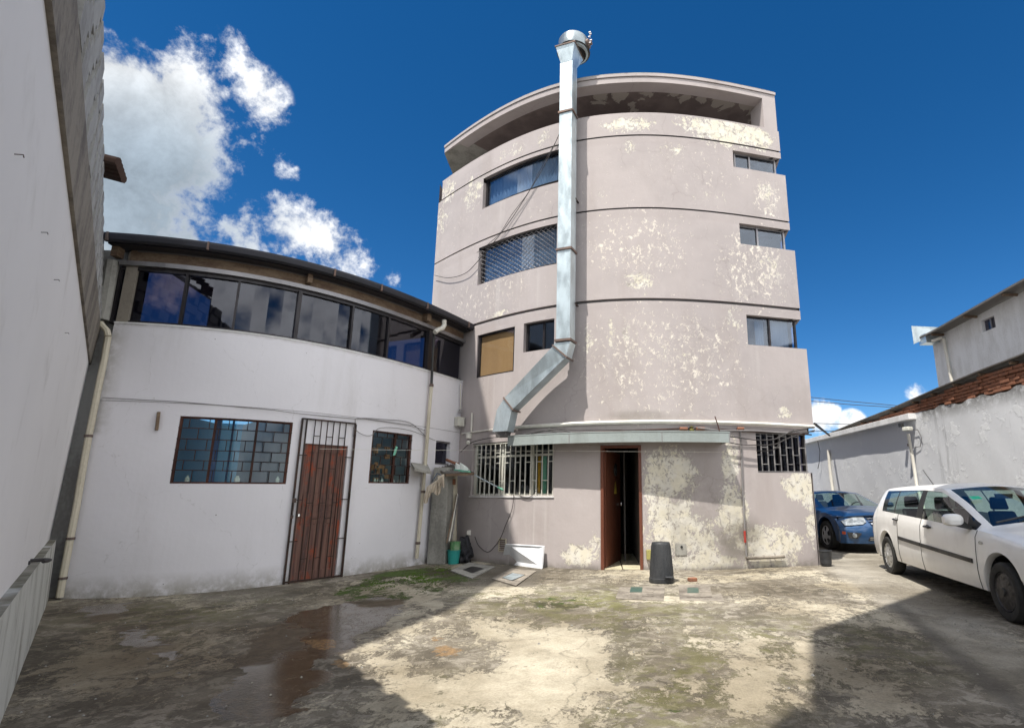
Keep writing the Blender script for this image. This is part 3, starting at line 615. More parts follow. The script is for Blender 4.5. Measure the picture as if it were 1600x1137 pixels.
# street door standing ajar
a0, a1 = wins['door'][:2]; dw = .045/GR.D
dr = MB().strip(GR, a0-dw*.6, a0+dw*.6, 0, 2.22, -.12, .015, 1).strip(GR, a1-dw*.6, a1+dw*.6, 0, 2.22, -.12, .015, 1).strip(GR, a0, a1, 2.17, 2.22, -.12, .01, 2).build('door_frame', 'brown_paint', gray)
h0 = np.array(GR.p(a0+dw*.7, 0, -.10)); h1 = on_z(973, 871.0, .02); dv = h1-h0; dv[2] = 0; ln = np.linalg.norm(dv); dv /= ln; ln = min(ln, 1.35); nv = np.array([dv[1], -dv[0], 0])
def leafp(u, z, o): q = h0+dv*u+nv*o; return (q[0], q[1], z)
lf = MB().hexa([leafp(0,.02,-.02), leafp(ln,.02,-.02), leafp(ln,.02,.02), leafp(0,.02,.02)]+[leafp(0,2.15,-.02), leafp(ln,2.15,-.02), leafp(ln,2.15,.02), leafp(0,2.15,.02)]).build('door', 'brown_paint', gray, label='reddish brown steel door standing ajar')
kn = MB().lathe([(0,-.04),(.03,-.03),(.034,0),(.03,.03),(0,.035)], leafp(ln-.07, 1.12, .05), 12); kn.build('knob', 'chrome', lf, smooth=True)
def leaftri(u, z, s): return [leafp(u-s*.55, z, .024), leafp(u+s*.55, z, .024), leafp(u, z+s, .024)]
tri = MB().add(leaftri(ln*.62, 1.33, .26), [(0,1,2)]).build('warning_sign', paint('yellow sign', (.75,.60,.10), 0), lf, label='yellow warning triangle with a black bolt')
MB().add([leafp(ln*.62-.02,1.46,.027), leafp(ln*.62+.03,1.37,.027), leafp(ln*.62+.0,1.42,.027), leafp(ln*.62+.02,1.52,.027)], [(0,2,1),(2,3,0)]).build('bolt_mark', 'trim', tri)
kk = MB(); kc = leafp(ln*.6, 1.80, .03)
kk.tube([(kc[0]+dv[0]*.085*math.cos(t), kc[1]+dv[1]*.085*math.cos(t), kc[2]+.11*math.sin(t)) for t in np.linspace(0, 2*math.pi, 15)[:-1]], .022, 8, closed=True); kk.lathe([(0,0),(.05,.0),(.05,.02),(0,.02)], kc, 10); kk.build('door_knocker', 'trim', lf, smooth=True)
# hall behind the door
mb = MB(); D0 = np.array(GR.p(a0, 0, -.02)); D1 = np.array(GR.p(a1, 0, -.02))
fl = MB(); 
for i in range(6):
    for j in range(2):
        u0, u1 = j/2+.004, (j+1)/2-.004; q0, q1 = i*.42+.004, (i+1)*.42-.004; P0 = D0+(D1-D0)*u0; P1 = D0+(D1-D0)*u1
        MB().hexa([(P0[0]+.02,P0[1]+q0,-.02),(P1[0]-.0,P1[1]+q0,-.02),(P1[0]-.0,P1[1]+q1,-.02),(P0[0]+.02,P0[1]+q1,-.02),(P0[0]+.02,P0[1]+q0,.022),(P1[0]-.0,P1[1]+q0,.022),(P1[0]-.0,P1[1]+q1,.022),(P0[0]+.02,P0[1]+q1,.022)]).build('floor_tile', 'tile_floor', gray)
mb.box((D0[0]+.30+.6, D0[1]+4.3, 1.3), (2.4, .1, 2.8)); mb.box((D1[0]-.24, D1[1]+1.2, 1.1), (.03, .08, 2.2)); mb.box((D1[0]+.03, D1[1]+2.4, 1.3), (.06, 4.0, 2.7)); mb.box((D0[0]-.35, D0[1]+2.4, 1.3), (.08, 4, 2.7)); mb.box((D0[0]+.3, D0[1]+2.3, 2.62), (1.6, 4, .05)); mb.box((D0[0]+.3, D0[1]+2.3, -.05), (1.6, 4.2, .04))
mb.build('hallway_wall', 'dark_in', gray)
# rooms behind ground floor glass stay dim but have walls
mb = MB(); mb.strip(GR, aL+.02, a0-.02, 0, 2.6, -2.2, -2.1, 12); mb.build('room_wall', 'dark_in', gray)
# awning, string course
aw = thing('door_awning', 'long grey green tin awning over the brown door', 'awning', GR.p(az(970,690), 2.3, .2))
b0, b1 = az(812,688), az(1128,688)
MB().strip(GR, b0, b1, 2.245, 2.42, .345, .365).build('fascia', 'awning', aw); MB().strip(GR, b0, b1, 2.425, 2.445, 0, .37).build('tin_sheet', 'awning', aw)
MB().strip(GR, b0, b0+.0015, 2.25, 2.42, 0, .345, 1).build('end_cap', 'awning', aw); MB().strip(GR, b1-.0015, b1, 2.25, 2.42, 0, .345, 1).build('end_cap', 'awning', aw)
for x in (900, 1030, 1127):
    a = az(x, 690); MB().strip(GR, a-.0006, a+.0006, 2.24, 2.425, .3655, .369, 1).build('joint', 'cable_grey', aw)
def wallpipe(name, label, cat, w, pts, r, off, mat, parent=None, n=8, group=None):
    P = []
    for (x0, y0), (x1, y1) in zip(pts[:-1], pts[1:]):
        k = max(1, int(math.hypot(x1-x0, y1-y0)/22))
        for i in range(k): P.append(w.P(x0+(x1-x0)*i/k, y0+(y1-y0)*i/k, off))
    P.append(w.P(*pts[-1], off)); return MB().tube(P, r, n).build(name, mat, parent, label, cat, group, smooth=True)
P1 = wallpipe('white_pipe', 'thick white plastic pipe running level across the grey front above the awning', 'pipe', GR, [(806,667.5),(850,664.5),(900,661.5),(960,659.5),(1023,658.5),(1115,659.5),(1200,662.5),(1272,666.5)], .036, .05, 'pvc')
P2 = wallpipe('white_conduit', 'thin white conduit along the shaded corner under the duct', 'pipe', GR, [(722,677.5),(760,672),(806,668)], .016, .03, 'pvc')
wallpipe('copper_pipe', 'thin brown water pipe along the wall above the awning', 'pipe', GR, [(815,683),(870,677),(930,674.5),(1060,669.5),(1120,670),(1160,673),(1230,676),(1268,679)], .013, .03, 'rust_iron')
wallpipe('grey_drop_pipe', 'thin grey pipe dropping down the peeling wall right of the awning', 'pipe', GR, [(1156.5,672),(1158,700),(1160,760),(1163,810),(1166,866),(1167,872)], .016, .03, 'cable_grey')
wallpipe('ground_pipe', 'short dark pipe lying level at the foot of the peeling wall', 'pipe', GR, [(1166,871.5),(1200,870.5),(1226,869)], .028, .05, 'concrete_dark')
wallpipe('white_stub_pipe', 'short vertical white conduit below the tan window', 'pipe', GR, [(737.5,645),(736.5,674)], .02, .03, 'pvc')
# ================================================================ WHITE HOUSE
wA, wB = az(94, 930), az(720.5, 640)
house = thing('white_house', 'two storey white house with a strip of dark windows under a curved roof edge', 'building', (-5.2, 8.6, 0))
hw = {'big': (az(273,702), az(452.5,708), 1.50, 2.47), 'small': (az(579,714), az(642.3,716), 1.53, 2.47), 'door': (az(463,800), az(534,800), -.05, 2.15), 'vent': (az(680.5,705), az(703,705), 1.93, 2.42)}
SILL = 3.82
mb, AA, ZZ, ex = wall_mesh(WH, wA, wB, -.05, SILL, [(*v, .14) for v in hw.values()], .07)
ow = mb.build('wall', 'white', house)
gr_ = np.clip(1-ZZ/.30, 0, 1)*.95; gr_ = np.maximum(gr_, .5*np.clip(1-(SILL-ZZ)/.05, 0, 1)); gr_ = np.maximum(gr_, .6*np.clip(1-(AA-wA)/.02, 0, 1)*(ZZ > 2.2)); attr(ow, 'grime', np.concatenate([gr_, np.zeros(ex)]))
MB().strip(WH, wA, wB, SILL-.01, SILL+.012, -.14, .012).build('sill', 'white_paint', house)
# the level groove line
mb = MB(); mb.strip(WH, wA, wB, 2.655, 2.662, .0, .004).build('plaster_joint', 'cable_grey', house)
mb = MB()
for z in (.4,): mb.strip(WH, wA, wB, 0, 2.6, -3.4, -3.3, 24) if False else None
# upper windows
TOP = 4.69
mulls = [az(176.5,470), az(284.5,470), az(368,480), az(465.5,495), az(551,515), az(608.3,530), az(671.5,549), wB-.002]
fr = MB(); fr.strip(WH, mulls[0], wB, SILL+.012, SILL+.05, -.10, -.04).strip(WH, mulls[0], wB, TOP-.03, TOP+.03, -.10, -.03); fr.build('window_frame', 'black_frame', house)
gz = MB(); gz.strip(WH, mulls[0], wB, TOP+.03, 4.79, -.10, .03).build('window_head', 'alu', house)
for i, (p, q) in enumerate(zip(mulls[:-1], mulls[1:])):
    wide = .055 if i in (3, 6) else .03; d = wide/WH.D
    f_ = MB(); f_.strip(WH, p-d/2, p+d/2, SILL, TOP, -.12, -.03+(.03 if wide > .05 else 0), 1)
    wo = f_.build('window', 'black_frame', house)
    zt = TOP-.03; pn = MB().strip(WH, p+d/2, q-.014/WH.D, SILL+.05, zt, -.075-.01*(i % 2), -.068-.01*(i % 2), 4).build('pane', 'glass', wo)
for x, y in ((400,515),(411,517),(553,545),(563,548)):
    a, z = WH.hit(x, y, -1.5); P0 = WH.p(a, z, -1.5); pass
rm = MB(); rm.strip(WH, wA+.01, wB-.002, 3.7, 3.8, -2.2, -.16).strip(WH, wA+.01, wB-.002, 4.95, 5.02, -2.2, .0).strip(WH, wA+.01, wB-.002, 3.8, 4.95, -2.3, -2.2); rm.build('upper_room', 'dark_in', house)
# lintel board between windows and roof, brackets, soffit, gutter, roof
MB().strip(WH, az(200,415), wB-.002, 4.79, 4.97, -.05, -.01).build('lintel_board', 'fascia', house)
for x, y in ((188,395),(481,440),(664,495)):
    a = az(x, y); MB().strip(WH, a-.0035, a+.0035, 4.82, 4.97, -.02, .12, 1).build('rafter_end', 'fascia', house)
MB().strip(WH, wA-.012, az(742,520), 4.97, 5.0, -.1, .20).build('soffit', 'roof_dark', house)
gt = MB(); 
N = 40; g0, g1 = wA-.012, az(743,520)
prof = [(.19,5.10),(.19,5.02),(.22,4.985),(.27,4.975),(.31,5.0),(.325,5.06),(.325,5.095),(.315,5.095),(.315,5.05),(.30,5.01),(.265,4.99),(.225,5.0),(.20,5.03),(.20,5.10)]
gt.grid([[WH.p(g0+(g1-g0)*i/N, z, o) for o, z in prof] for i in range(N+1)]).build('gutter', 'roof_dark', house)
for x, y in ((192,380),(335,387),(512,421),(580,447),(650,470),(714,507)):
    a = az(x, y); MB().strip(WH, a-.0012, a+.0012, 4.97, 5.10, .30, .332, 1).build('gutter_bracket', 'galv_dark', house)
rf = MB(); rf.grid([[WH.p(g0+(g1-g0)*i/N, z, o) for o, z in ((.22,5.115),(-2.4,5.16))] for i in range(N+1)]); rf.grid([[WH.p(g0+(g1-g0)*i/N, z, o) for o, z in ((.22,5.085),(-2.4,5.12))] for i in range(N+1)]); rf.build('roof', 'roof_dark', house)
rp = MB().strip(WH, wA-.0, wA+.012, SILL-.15, 4.95, -.1, -.02, 1); rp.build('corner_post', 'concrete_dark', house)
# rooms below
mb = MB(); a0, a1 = wA+.01, az(455,700)
mb.strip(WH, a0-.25, a1+.1, 0, 2.9, -5.1, -5.0, 12).strip(WH, a0, a0+.004, 0, 2.7, -5.0, -.15, 1); mb.build('blue_room_wall', 'blue_room', house)
MB().strip(WH, az(345,700), az(352,700), 0, 2.68, -1.9, -1.75, 1).strip(WH, az(318,700), az(332,700), 0, 2.68, -.75, -.62, 2).build('blue_pillar', paint('deep blue paint', (.015,.09,.30), 0), house)
MB().strip(WH, az(385,700), az(452,700), 0, 1.75, -3.6, -3.5, 3).build('room_partition', 'blue_room', house)
MB().strip(WH, a1, a1+.004, 0, 2.7, -3.2, -.15, 1).strip(WH, az(560,700), az(562,700), 0, 2.6, -2.4, -.15, 1).strip(WH, az(562,700), az(652,700), 0, 2.6, -2.4, -2.3, 3).strip(WH, az(652,700), az(653,700), 0, 2.6, -2.4, -.15, 1).build('inner_wall', 'pale_room', house)
MB().strip(WH, a0, wB, 2.72, 2.76, -1.1, -.15).build('room_ceiling', 'pale_room', house)
hob = MB().strip(WH, wB-.03, wB-.002, 0, 3.7, -2.5, -2.4, 1); hob.build('end_wall', 'dark_in', house)
def grid_window(key, lab, px_cols, rows, stag, frame='rust_iron', extra=None):
    a0, a1, z0, z1 = hw[key]; fw = .03/WH.D
    f_ = MB().strip(WH, a0, a1, z0, z0+.025, -.06, -.02).strip(WH, a0, a1, z1-.03, z1, -.06, -.02).strip(WH, a0, a0+fw, z0, z1, -.06, -.02, 1).strip(WH, a1-fw, a1, z0, z1, -.06, -.02, 1)
    for x in px_cols: a = az(x, 705); f_.strip(WH, a-fw/2, a+fw/2, z0, z1, -.06, -.02, 1)
    wo = f_.build('window', frame, house, label=lab); gg = MB(); nr = len(rows)
    for r_ in rows: gg.strip(WH, a0, a1, r_-.006, r_+.006, -.012, .0)
    es = [z0]+list(rows)+[z1]
    for j in range(len(es)-1):
        k = stag; u0 = (.5 if j % 2 else 0)
        for i in range(k+1):
            a = a0+(a1-a0)*(i+u0)/k
            if a0+.001 < a < a1-.001: gg.strip(WH, a-.0005, a+.0005, es[j], es[j+1], -.012, .0, 1)
    gg.build('window_grille', 'dark_metal', wo)['kind'] = 'stuff'; cols = [a0]+[az(x, 705) for x in px_cols]+[a1]
    for p, q in zip(cols[:-1], cols[1:]): MB().strip(WH, p+fw/2, q-fw/2, z0+.02, z1-.03, -.046, -.042).build('pane', 'glass_clear', wo)
    return wo
wb_ = grid_window('big', 'wide window with a blue room behind a black grille of brick pattern', [330, 397], [1.69, 1.83, 1.98, 2.14, 2.30], 6)
ws_ = grid_window('small', 'small square window with a rusty grille between the door and the drainpipe', [618], [1.69, 1.86, 2.02, 2.19, 2.36], 4)
sm = MB(); 
for i in range(26):
    u, z = random.uniform(.05,.9), random.uniform(1.55, 2.25); a0, a1, _, _ = hw['small']; p = WH.p(a0+(a1-a0)*u, z, -.3-random.random()*.2); sm.box(p, (.05+.08*random.random(), .05, .04+.08*random.random()), random.random())
sm.build('shelf_clutter', 'tan_blind', ws_); sm = MB()
for i in range(9):
    a0, a1, _, _ = hw['big'] if i < 4 else hw['small']; p = WH.p(a0+(a1-a0)*random.uniform(.1,.95), 1.56, -.1); sm.lathe([(.0,0),(.028,0),(.03,.05),(.012,.07),(.012,.09),(0,.09)], (p[0],p[1],p[2]-.03), 8)
sm.build('jar', 'white_cloth', ws_, smooth=True)
a, z = hw['small'][0]*.42+hw['small'][1]*.58, 2.13
MB().add([WH.p(a-.002,z-.09,-.01), WH.p(a+.0005,z-.08,.012), WH.p(a+.004,z+.08,.01), WH.p(a+.001,z+.09,-.01)], [(0,1,2,3)]).build('green_rag', 'mint', ws_)
a0, a1, z0, z1 = hw['vent']; vo = MB().strip(WH, a0, a1, z0, z0+.03, -.12, -.02).strip(WH, a0, a1, z1-.03, z1, -.12, -.02).build('window', 'alu', house, label='small high window above the corrugated lean-to')
MB().strip(WH, a0, a1, z0+.03, z1-.03, -.1, -.09).build('pane', 'glass', vo)
# the old wooden door with its iron gate
a0, a1 = hw['door'][:2]; D_ = a1-a0
leaf = MB().strip(WH, a0, a1, .0, 2.15, -.09, -.06, 4).build('door', 'door_wood', house, label='weathered red brown plank door behind an iron gate')
e = .11
MB().strip(WH, a0, a0+D_*e, 0, 2.15, -.06, -.035, 1).strip(WH, a1-D_*e, a1, 0, 2.15, -.06, -.035, 1).strip(WH, a0+D_*e, a1-D_*e, 2.02, 2.15, -.06, -.037, 2).strip(WH, a0+D_*e, a1-D_*e, .0, .16, -.06, -.037, 2).build('door_rail', 'door_wood', leaf)
for i in range(6):
    u0, u1 = e+(1-2*e)*i/6, e+(1-2*e)*(i+1)/6
    MB().strip(WH, a0+D_*u0+.0003, a0+D_*u1-.0003, 1.36, 2.02, -.06, -.05+.003*(i % 2), 1).build('plank', 'door_wood', leaf); MB().strip(WH, a0+D_*u0+.0003, a0+D_*u1-.0003, .16, .86, -.06, -.05+.003*((i+1) % 2), 1).build('plank', 'door_wood', leaf)
for i in range(5): MB().strip(WH, a0+D_*(e+.02), a1-D_*(e+.02), .88+i*.095, .965+i*.095, -.06, -.045+.004*(i % 2), 2).build('plank', 'door_wood', leaf)
MB().lathe([(0,-.03),(.03,-.02),(.03,.02),(0,.035)], WH.p(a0+D_*.06, 1.02, -.01), 10).build('knob', 'chrome', leaf, smooth=True)
MB().strip(WH, a0-.003, a1+.003, 2.16, 2.50, -.14, -.04).build('door_head', 'white_paint', house)
gate = thing('iron_gate', 'tall rusty iron gate with thin bars in front of the old wooden door', 'gate', WH.p((a0+a1)/2, 0, .04))
G0, G1 = az(456.5, 785), az(542.5, 785); gm = MB()
def gb(a, z0, z1, r=.0008): gm.strip(WH, a-r, a+r, z0, z1, .03, .045, 1)
gm.strip(WH, G0, G1, 2.53, 2.555, .025, .05, 3); gm.strip(WH, G0, G1, .02, .045, .025, .05, 3)
gb(G0, 0, 2.55, .0014); gb(G1, 0, 2.53, .0014); gb(G0+.0065, 0, 2.54, .001); gm.build('gate_frame', 'dark_metal', gate)
gm = MB(); n = 6
for i in range(n):
    gm = MB(); gb(G0+.012+(G1-G0-.024)*(i+.5)/n+.002, .04, 2.53, .0005); gm.build('gate_bar', 'dark_metal', gate)
gm = MB()
for i in range(n-1):
    x0 = G0+.012+(G1-G0-.024)*(i+.5)/n+.002; x1 = G0+.012+(G1-G0-.024)*(i+1.5)/n+.002
    for zz in ([2.27, .35, 1.2] if i % 2 == 0 else [1.75, .95]): MB().strip(WH, x0, x1, zz, zz+.012, .032, .043, 1).build('gate_crossbar', 'dark_metal', gate)
for zz in (.62, 1.25, 1.95):
    for p_, q_ in ((G1-.012, G1), (G0, G0+.012)): MB().strip(WH, p_, q_, zz, zz+.014, .032, .043, 1).build('gate_crossbar', 'dark_metal', gate)
hp = WH.p(G0+.001, 1.25, .05); gm = MB().box(hp, (.05,.03,.07)); gm.tube([(hp[0], hp[1], hp[2]-.02), (hp[0]+.01, hp[1]-.02, hp[2]-.12), (hp[0], hp[1]-.01, hp[2]-.2)], .008, 6); gm.box((hp[0], hp[1]-.02, hp[2]-.25), (.04,.02,.05)); gm.build('padlock', 'galv_dark', gate)
for zz in (.55, 1.3, 2.3): MB().tube([WH.p(G1, zz-.05, .05), WH.p(G1, zz+.05, .05)], .014, 6).build('hinge', 'dark_metal', gate)
# pipes of the house
dp = thing('roof_drainpipe', 'white drainpipe with a dark upper length falling from the gutter near the inner corner', 'pipe', WH.P(655, 870, .1))
wallpipe('lower_pipe', None, None, WH, [(651,872),(656,820),(661,765),(666,705),(670,650),(674,603)], .035, .08, 'pvc_cream', dp)
wallpipe('upper_pipe', None, None, WH, [(674,603),(676,560),(678,522)], .028, .08, 'trim', dp)
wallpipe('pipe_elbow', None, None, WH, [(679.5,519),(685,515),(691,513),(694,508),(694,500)], .05, .24, 'pvc', dp)
for x, y in ((674,604),(661,770),(653,850)): wallpipe('pipe_clip', None, None, WH, [(x,y),(x+.3,y-4)], .045, .08, 'galv_dark', dp)
lp = thing('corner_drainpipe', 'yellowed drainpipe running down the far left corner of the white house', 'pipe', WH.P(92, 934, .06))
wallpipe('long_pipe', None, None, WH, [(93,933),(100,893),(109,846),(119,795),(129,735),(138,685),(147,640),(157,590),(163,562),(169,525)], .04, .06, 'pvc_cream', lp)
wallpipe('pipe_elbow', None, None, WH, [(169,525),(167,516),(160,509),(157,504)], .04, .10, 'pvc_cream', lp)
for x, y in ((110,843),(138,683),(98,905)): wallpipe('pipe_clip', None, None, WH, [(x,y),(x+.6,y-4)], .048, .06, 'galv_dark', lp)
MB().tube([WH.P(176,408,.0), WH.P(171,440,.0), WH.P(164,480,.0), WH.P(160,500,.0)], .085, 8).build('round_column', 'concrete', house, smooth=True)
mt = thing('meter_box', 'small pale electric box fixed near the inner corner', 'box', WH.P(718, 657, .1))
MB().box(WH.P(718,658.5,.1), (.17,.12,.2), .9).build('case', 'white_metal', mt); MB().lathe([(0,0),(.04,0),(.04,.07),(0,.09)], WH.P(719.5,645,.08), 10).build('cable_gland', 'cable_grey', mt)
MB().tube([WH.P(719.5,600,.04), WH.P(719.5,645,.05)], .012, 6).build('conduit', 'pvc', mt)
bk = WH.P(246, 657, .03); MB().bar(WH.P(248,643.5,.02), WH.P(244.5,672,.02), .07, .035, up=(1,1,0)).build('wood_batten', 'fascia', None, 'short grey wooden batten nailed to the white wall left of the wide window', 'batten')
ca = thing('grey_hood', 'little grey sheet hood jutting from the white wall by the drainpipe', 'hood', WH.P(655, 730, .2))
MB().add([WH.P(642,722,.02), WH.P(668,725,.02), WH.P(674,737,.42), WH.P(648,731,.42), WH.P(642,725,.02), WH.P(668,729,.02), WH.P(674,741,.42), WH.P(648,735,.42)], [(0,1,2,3),(7,6,5,4),(0,4,5,1),(1,5,6,2),(2,6,7,3),(3,7,4,0)]).build('sheet', 'concrete', ca)
# cables
def cable(label, w, pts, off, r=.008, mat='cable', group='cables on the walls'):
    P = [Vector(w.P(x, y, off)) for x, y in pts]; Q = []
    for i in range(len(P)-1):
        p0, p1, p2, p3 = P[max(i-1,0)], P[i], P[i+1], P[min(i+2, len(P)-1)]
        for k in range(5):
            t = k/5; Q.append(.5*((2*p1)+(p2-p0)*t+(2*p0-5*p1+4*p2-p3)*t*t+(-p0+3*p1-3*p2+p3)*t**3))
    Q.append(P[-1]); MB().tube(Q, r, 5).build('cable', mat, None, label, 'cable', group, smooth=True)
cable('thin grey wire running level above the big window to the gate', WH, [(160,621),(230,625),(285,628),(413,639),(470,646),(556,654),(580,656),(640,665),(664,672)], .03, .006, 'cable_grey')
cable('grey cable drooping from above the gate to the small window', WH, [(552,682),(555,660),(560,653),(600,655),(640,660),(664,680)], .03, .007, 'cable_grey')
cable('thin cable sagging between the gate and the small square window', WH, [(552,668),(565,678),(580,680),(596,668),(640,672),(680,688)], .04, .006, 'cable_grey')
cable('black cable climbing the grey wall over the upper curved windows left of the duct', GR, [(679,430),(700,434),(725,428),(745,410),(790,355),(820,310),(850,260),(876,205)], .06, .008)
cable('second black cable climbing beside the first to the duct', GR, [(745,395),(778,368),(800,335),(826,300),(846,262),(872,215)], .05, .006)
cable('black cable dropping from the barred window to the plug near the leaning board', GR, [(803,772),(800,795),(790,820),(783,838),(774,852),(762,862),(748,852),(742,838)], .04, .007)
cable('black cable looped under the barred window sill', GR, [(806,768),(815,775),(828,776),(838,766)], .03, .006)
cable('black cable sagging from the camera across the dark corner', GR, [(720,706),(735,692),(760,685),(790,682),(812,684)], .08, .008)
cable('black cable lying along the top of the awning', GR, [(812,681),(850,673),(880,678),(920,684),(960,676),(1000,676),(1060,678),(1125,677)], .30, .010)
cable('second black cable lying on the awning and twisting past the brown door', GR, [(830,678),(870,671),(910,680),(950,683),(990,673),(1040,676),(1100,678),(1128,680)], .26, .008)
cable('black cable bundle sagging to the barred window at the right', GR, [(1125,681),(1150,683),(1180,687),(1210,686),(1235,675),(1272,667)], .12, .012)
cable('lower black cable swinging under the bundle towards the right corner', GR, [(1128,688),(1155,694),(1180,695),(1210,694),(1230,685),(1250,678),(1273,672)], .12, .010)
cable('black cable hanging in a loop across the right barred window', GR, [(1182,704),(1200,704),(1213,700),(1218,690),(1216,682),(1240,672)], .06, .010)
cable('grey cable running level above the right barred window', GR, [(1090,668),(1130,672),(1180,673),(1230,676),(1272,674)], .10, .012, 'cable_grey')
cable('thin rust streaked cable laid on the white pipe above the awning', GR, [(860,668),(900,672),(930,671),(1000,672),(1060,671)], .10, .007)
for x0, x1, lb in ((1062,1074,'left brick coloured pipe joint above the awning'), (1088,1101,'right brick coloured pipe joint above the awning'), (1152,1162,'brick coloured pipe joint at the head of the grey drop pipe')):
    wallpipe('pipe_joint', lb, 'pipe joint', GR, [(x0,669.5),(x1,669.5)], .030, .06, 'brick')
MB().lathe([(0,0),(.04,.01),(.05,.05),(.02,.08),(.05,.1),(0,.12)], GR.P(1081,675,.07), 8).build('brass_tap', dirty('old brass', (.25,.2,.06), (.1,.12,.05), .5, .6), None, 'old brass tap on the pipe above the awning', 'tap', smooth=True)
wallpipe('rusty_rod', 'thin rusty rod leaning across the white pipe above the awning end', 'rod', GR, [(1117,650),(1122,665),(1126,679)], .010, .12, 'rust_iron')
# washing line across the yard corner
A_ = Vector(WH.P(160, 700, .3)); pts = [WH.P(262,690,.25), WH.P(450,700,.3), WH.P(560,703,.35)]
cl = [Vector(WH.P(500,701,.1)), Vector(WH.P(560,702,.1)), Vector(WH.P(640,703,.15)), Vector(GR.P(740,703,.2)), *[Vector(GR.P(x,703.5+(x-740)/150,.2)) for x in range(780,1120,40)], Vector(GR.P(1125,706,.12))]
MB().tube(cl, .003, 5).build('washing_line', 'pvc', None, 'thin pale washing line strung level across the yard corner', 'line')
wallpipe('tap_pipe_red', 'small red valve on the thin grey drop pipe', 'valve', GR, [(1163.5,829),(1164.5,847)], .022, .04, paint('red valve', (.35,.03,.02), 0))
# ================================================================ LEFT WALL
lwall = thing('left_boundary_wall', 'tall off white boundary wall with a concrete beam and block courses on top at far left', 'wall', (-4, 4, 0))
def lx(k, c): return lambda y: k+c*y
F0, F1, F2, F3 = lx(-.395,-.914), lx(-.586,-.884), lx(-.66,-.87), lx(-.755,-.887)
ya, yb = -2.5, 7.86; n = 40; ys = [ya+(yb-ya)*i/n for i in range(n+1)]
fr = MB(); fr.grid([[(F0(y)+(F1(y)-F0(y))*k/8-.0, y, .70+2.5*k/8) for k in range(9)] for y in ys]); lo = fr.build('plaster_face', 'left', lwall, smooth=True)
MB().add([(F0(ya),ya,-.1),(F0(yb),yb,-.1),(F0(yb)-.35,yb+.05,-.1),(F0(ya)-.35,ya,-.1)]+[(F3(ya)-.02,ya,5.0),(F3(yb)-.02,yb,5.0),(F3(yb)-.35,yb+.05,5.0),(F3(ya)-.35,ya,5.0)], [(3,2,1,0),(4,5,6,7),(1,2,6,5),(2,3,7,6),(3,0,4,7)]).build('core', 'mortar', lwall)
bmv = MB()
for y0, y1 in zip(ys[:-1], ys[1:]): bmv.add([(F1(y0)+.03,y0,3.2),(F1(y1)+.03,y1,3.2),(F2(y1)+.03,y1,3.75),(F2(y0)+.03,y0,3.75)], [(0,1,2,3)])
bmv.add([(F1(ya)-.1,ya,3.2),(F1(yb)-.1,yb,3.2),(F1(yb)+.03,yb,3.2),(F1(ya)+.03,ya,3.2)], [(0,1,2,3)]); bmv.add([(F2(ya)-.1,ya,3.75),(F2(yb)-.1,yb,3.75),(F2(yb)+.03,yb,3.75),(F2(ya)+.03,ya,3.75)], [(0,1,2,3)])
bmv.build('concrete_beam', 'concrete_dark', lwall)
dirw = Vector((-.66, .75, 0)).normalized(); L_ = .42; zc0 = 3.76; ch = .187; proto = None; ang = math.atan2(.75, -.66)
for r_ in range(7):
    z = zc0+ch*(r_+.5); t_ = (z-3.75)/1.32; xf = lambda y: F2(y)*(1-t_)+F3(y)*t_-.045
    y = 1.2+(.14 if r_ % 2 else 0)
    while y < yb-.12:
        if proto is None:
            proto = MB().box((0,0,0), (L_*.75-.035, .12, ch-.03)).build('block', 'block', None); b = proto; b.parent = lwall
        else:
            b = proto.copy(); S.collection.objects.link(b); b.parent = lwall
        b.location = (xf(y)+4+rng.uniform(-.008,.008), y-4, z+rng.uniform(-.002,.002)); b.rotation_euler = (0, -.07, ang); y += L_*.75
MB().prism([(-7.98,7.72),(-7.24,7.80),(-7.20,8.2),(-7.98,8.2)], -.05, 5.0).build('return_pier', 'block', lwall)
MB().grid([[(F3(y)-.02-q*.3, y, 5.06) for q in range(2)] for y in ys]).build('wall_top', 'concrete', lwall)
# tile edge sticking out far up
tl = MB()
for i in range(5):
    p = (-5.72-.09*i, 5.62+.12*i, 5.06+.02*i); tl.tube([(p[0]-.2,p[1]-.05,p[2]+.12),(p[0]+.16,p[1]+.03,p[2]+.05)], [.05,.055], 8)
tl.build('roof_tile', 'tile_old', lwall)
for x, y in ((22,241),(64,363),(84,437),(101,520)):
    d = ray(x, y); k = 0
    # where the ray meets the leaning plaster face
    for k in np.linspace(.5, 12, 2400):
        p = np.array([0,0,EYE])+d*k; tt = np.clip((p[2]-.7)/2.5, 0, 1)
        if p[0] < F0(p[1])*(1-tt)+F1(p[1])*tt: break
    MB().tube([tuple(p), tuple(p+np.array([.022,.01,.004])), tuple(p+np.array([.024,.012,-.006]))], .002, 6).build('nail', 'dark_metal', lwall)
ledge = thing('concrete_ledge', 'low dirty concrete ledge along the foot of the left wall', 'ledge', (-4, 4.1, 0))
E0 = lambda y: -.27-.91*y
mb = MB(); y0, y1 = .6, 7.62
for i in range(36):
    p, q = y0+(y1-y0)*i/36, y0+(y1-y0)*(i+1)/36
    mb.add([(E0(p),p,-.05),(E0(q),q,-.05),(E0(q)-.06,q,.76),(E0(p)-.06,p,.76),(E0(p)-.6,p,.76),(E0(q)-.6,q,.76)], [(0,1,2,3),(3,2,5,4)])
mb.add([(E0(y1),y1,-.05),(E0(y1)-.5,y1+.02,-.05),(E0(y1)-.5,y1+.02,.76),(E0(y1)-.06,y1,.76)], [(0,1,2,3)]); 
o = mb.build('ledge_body', 'concrete', ledge)
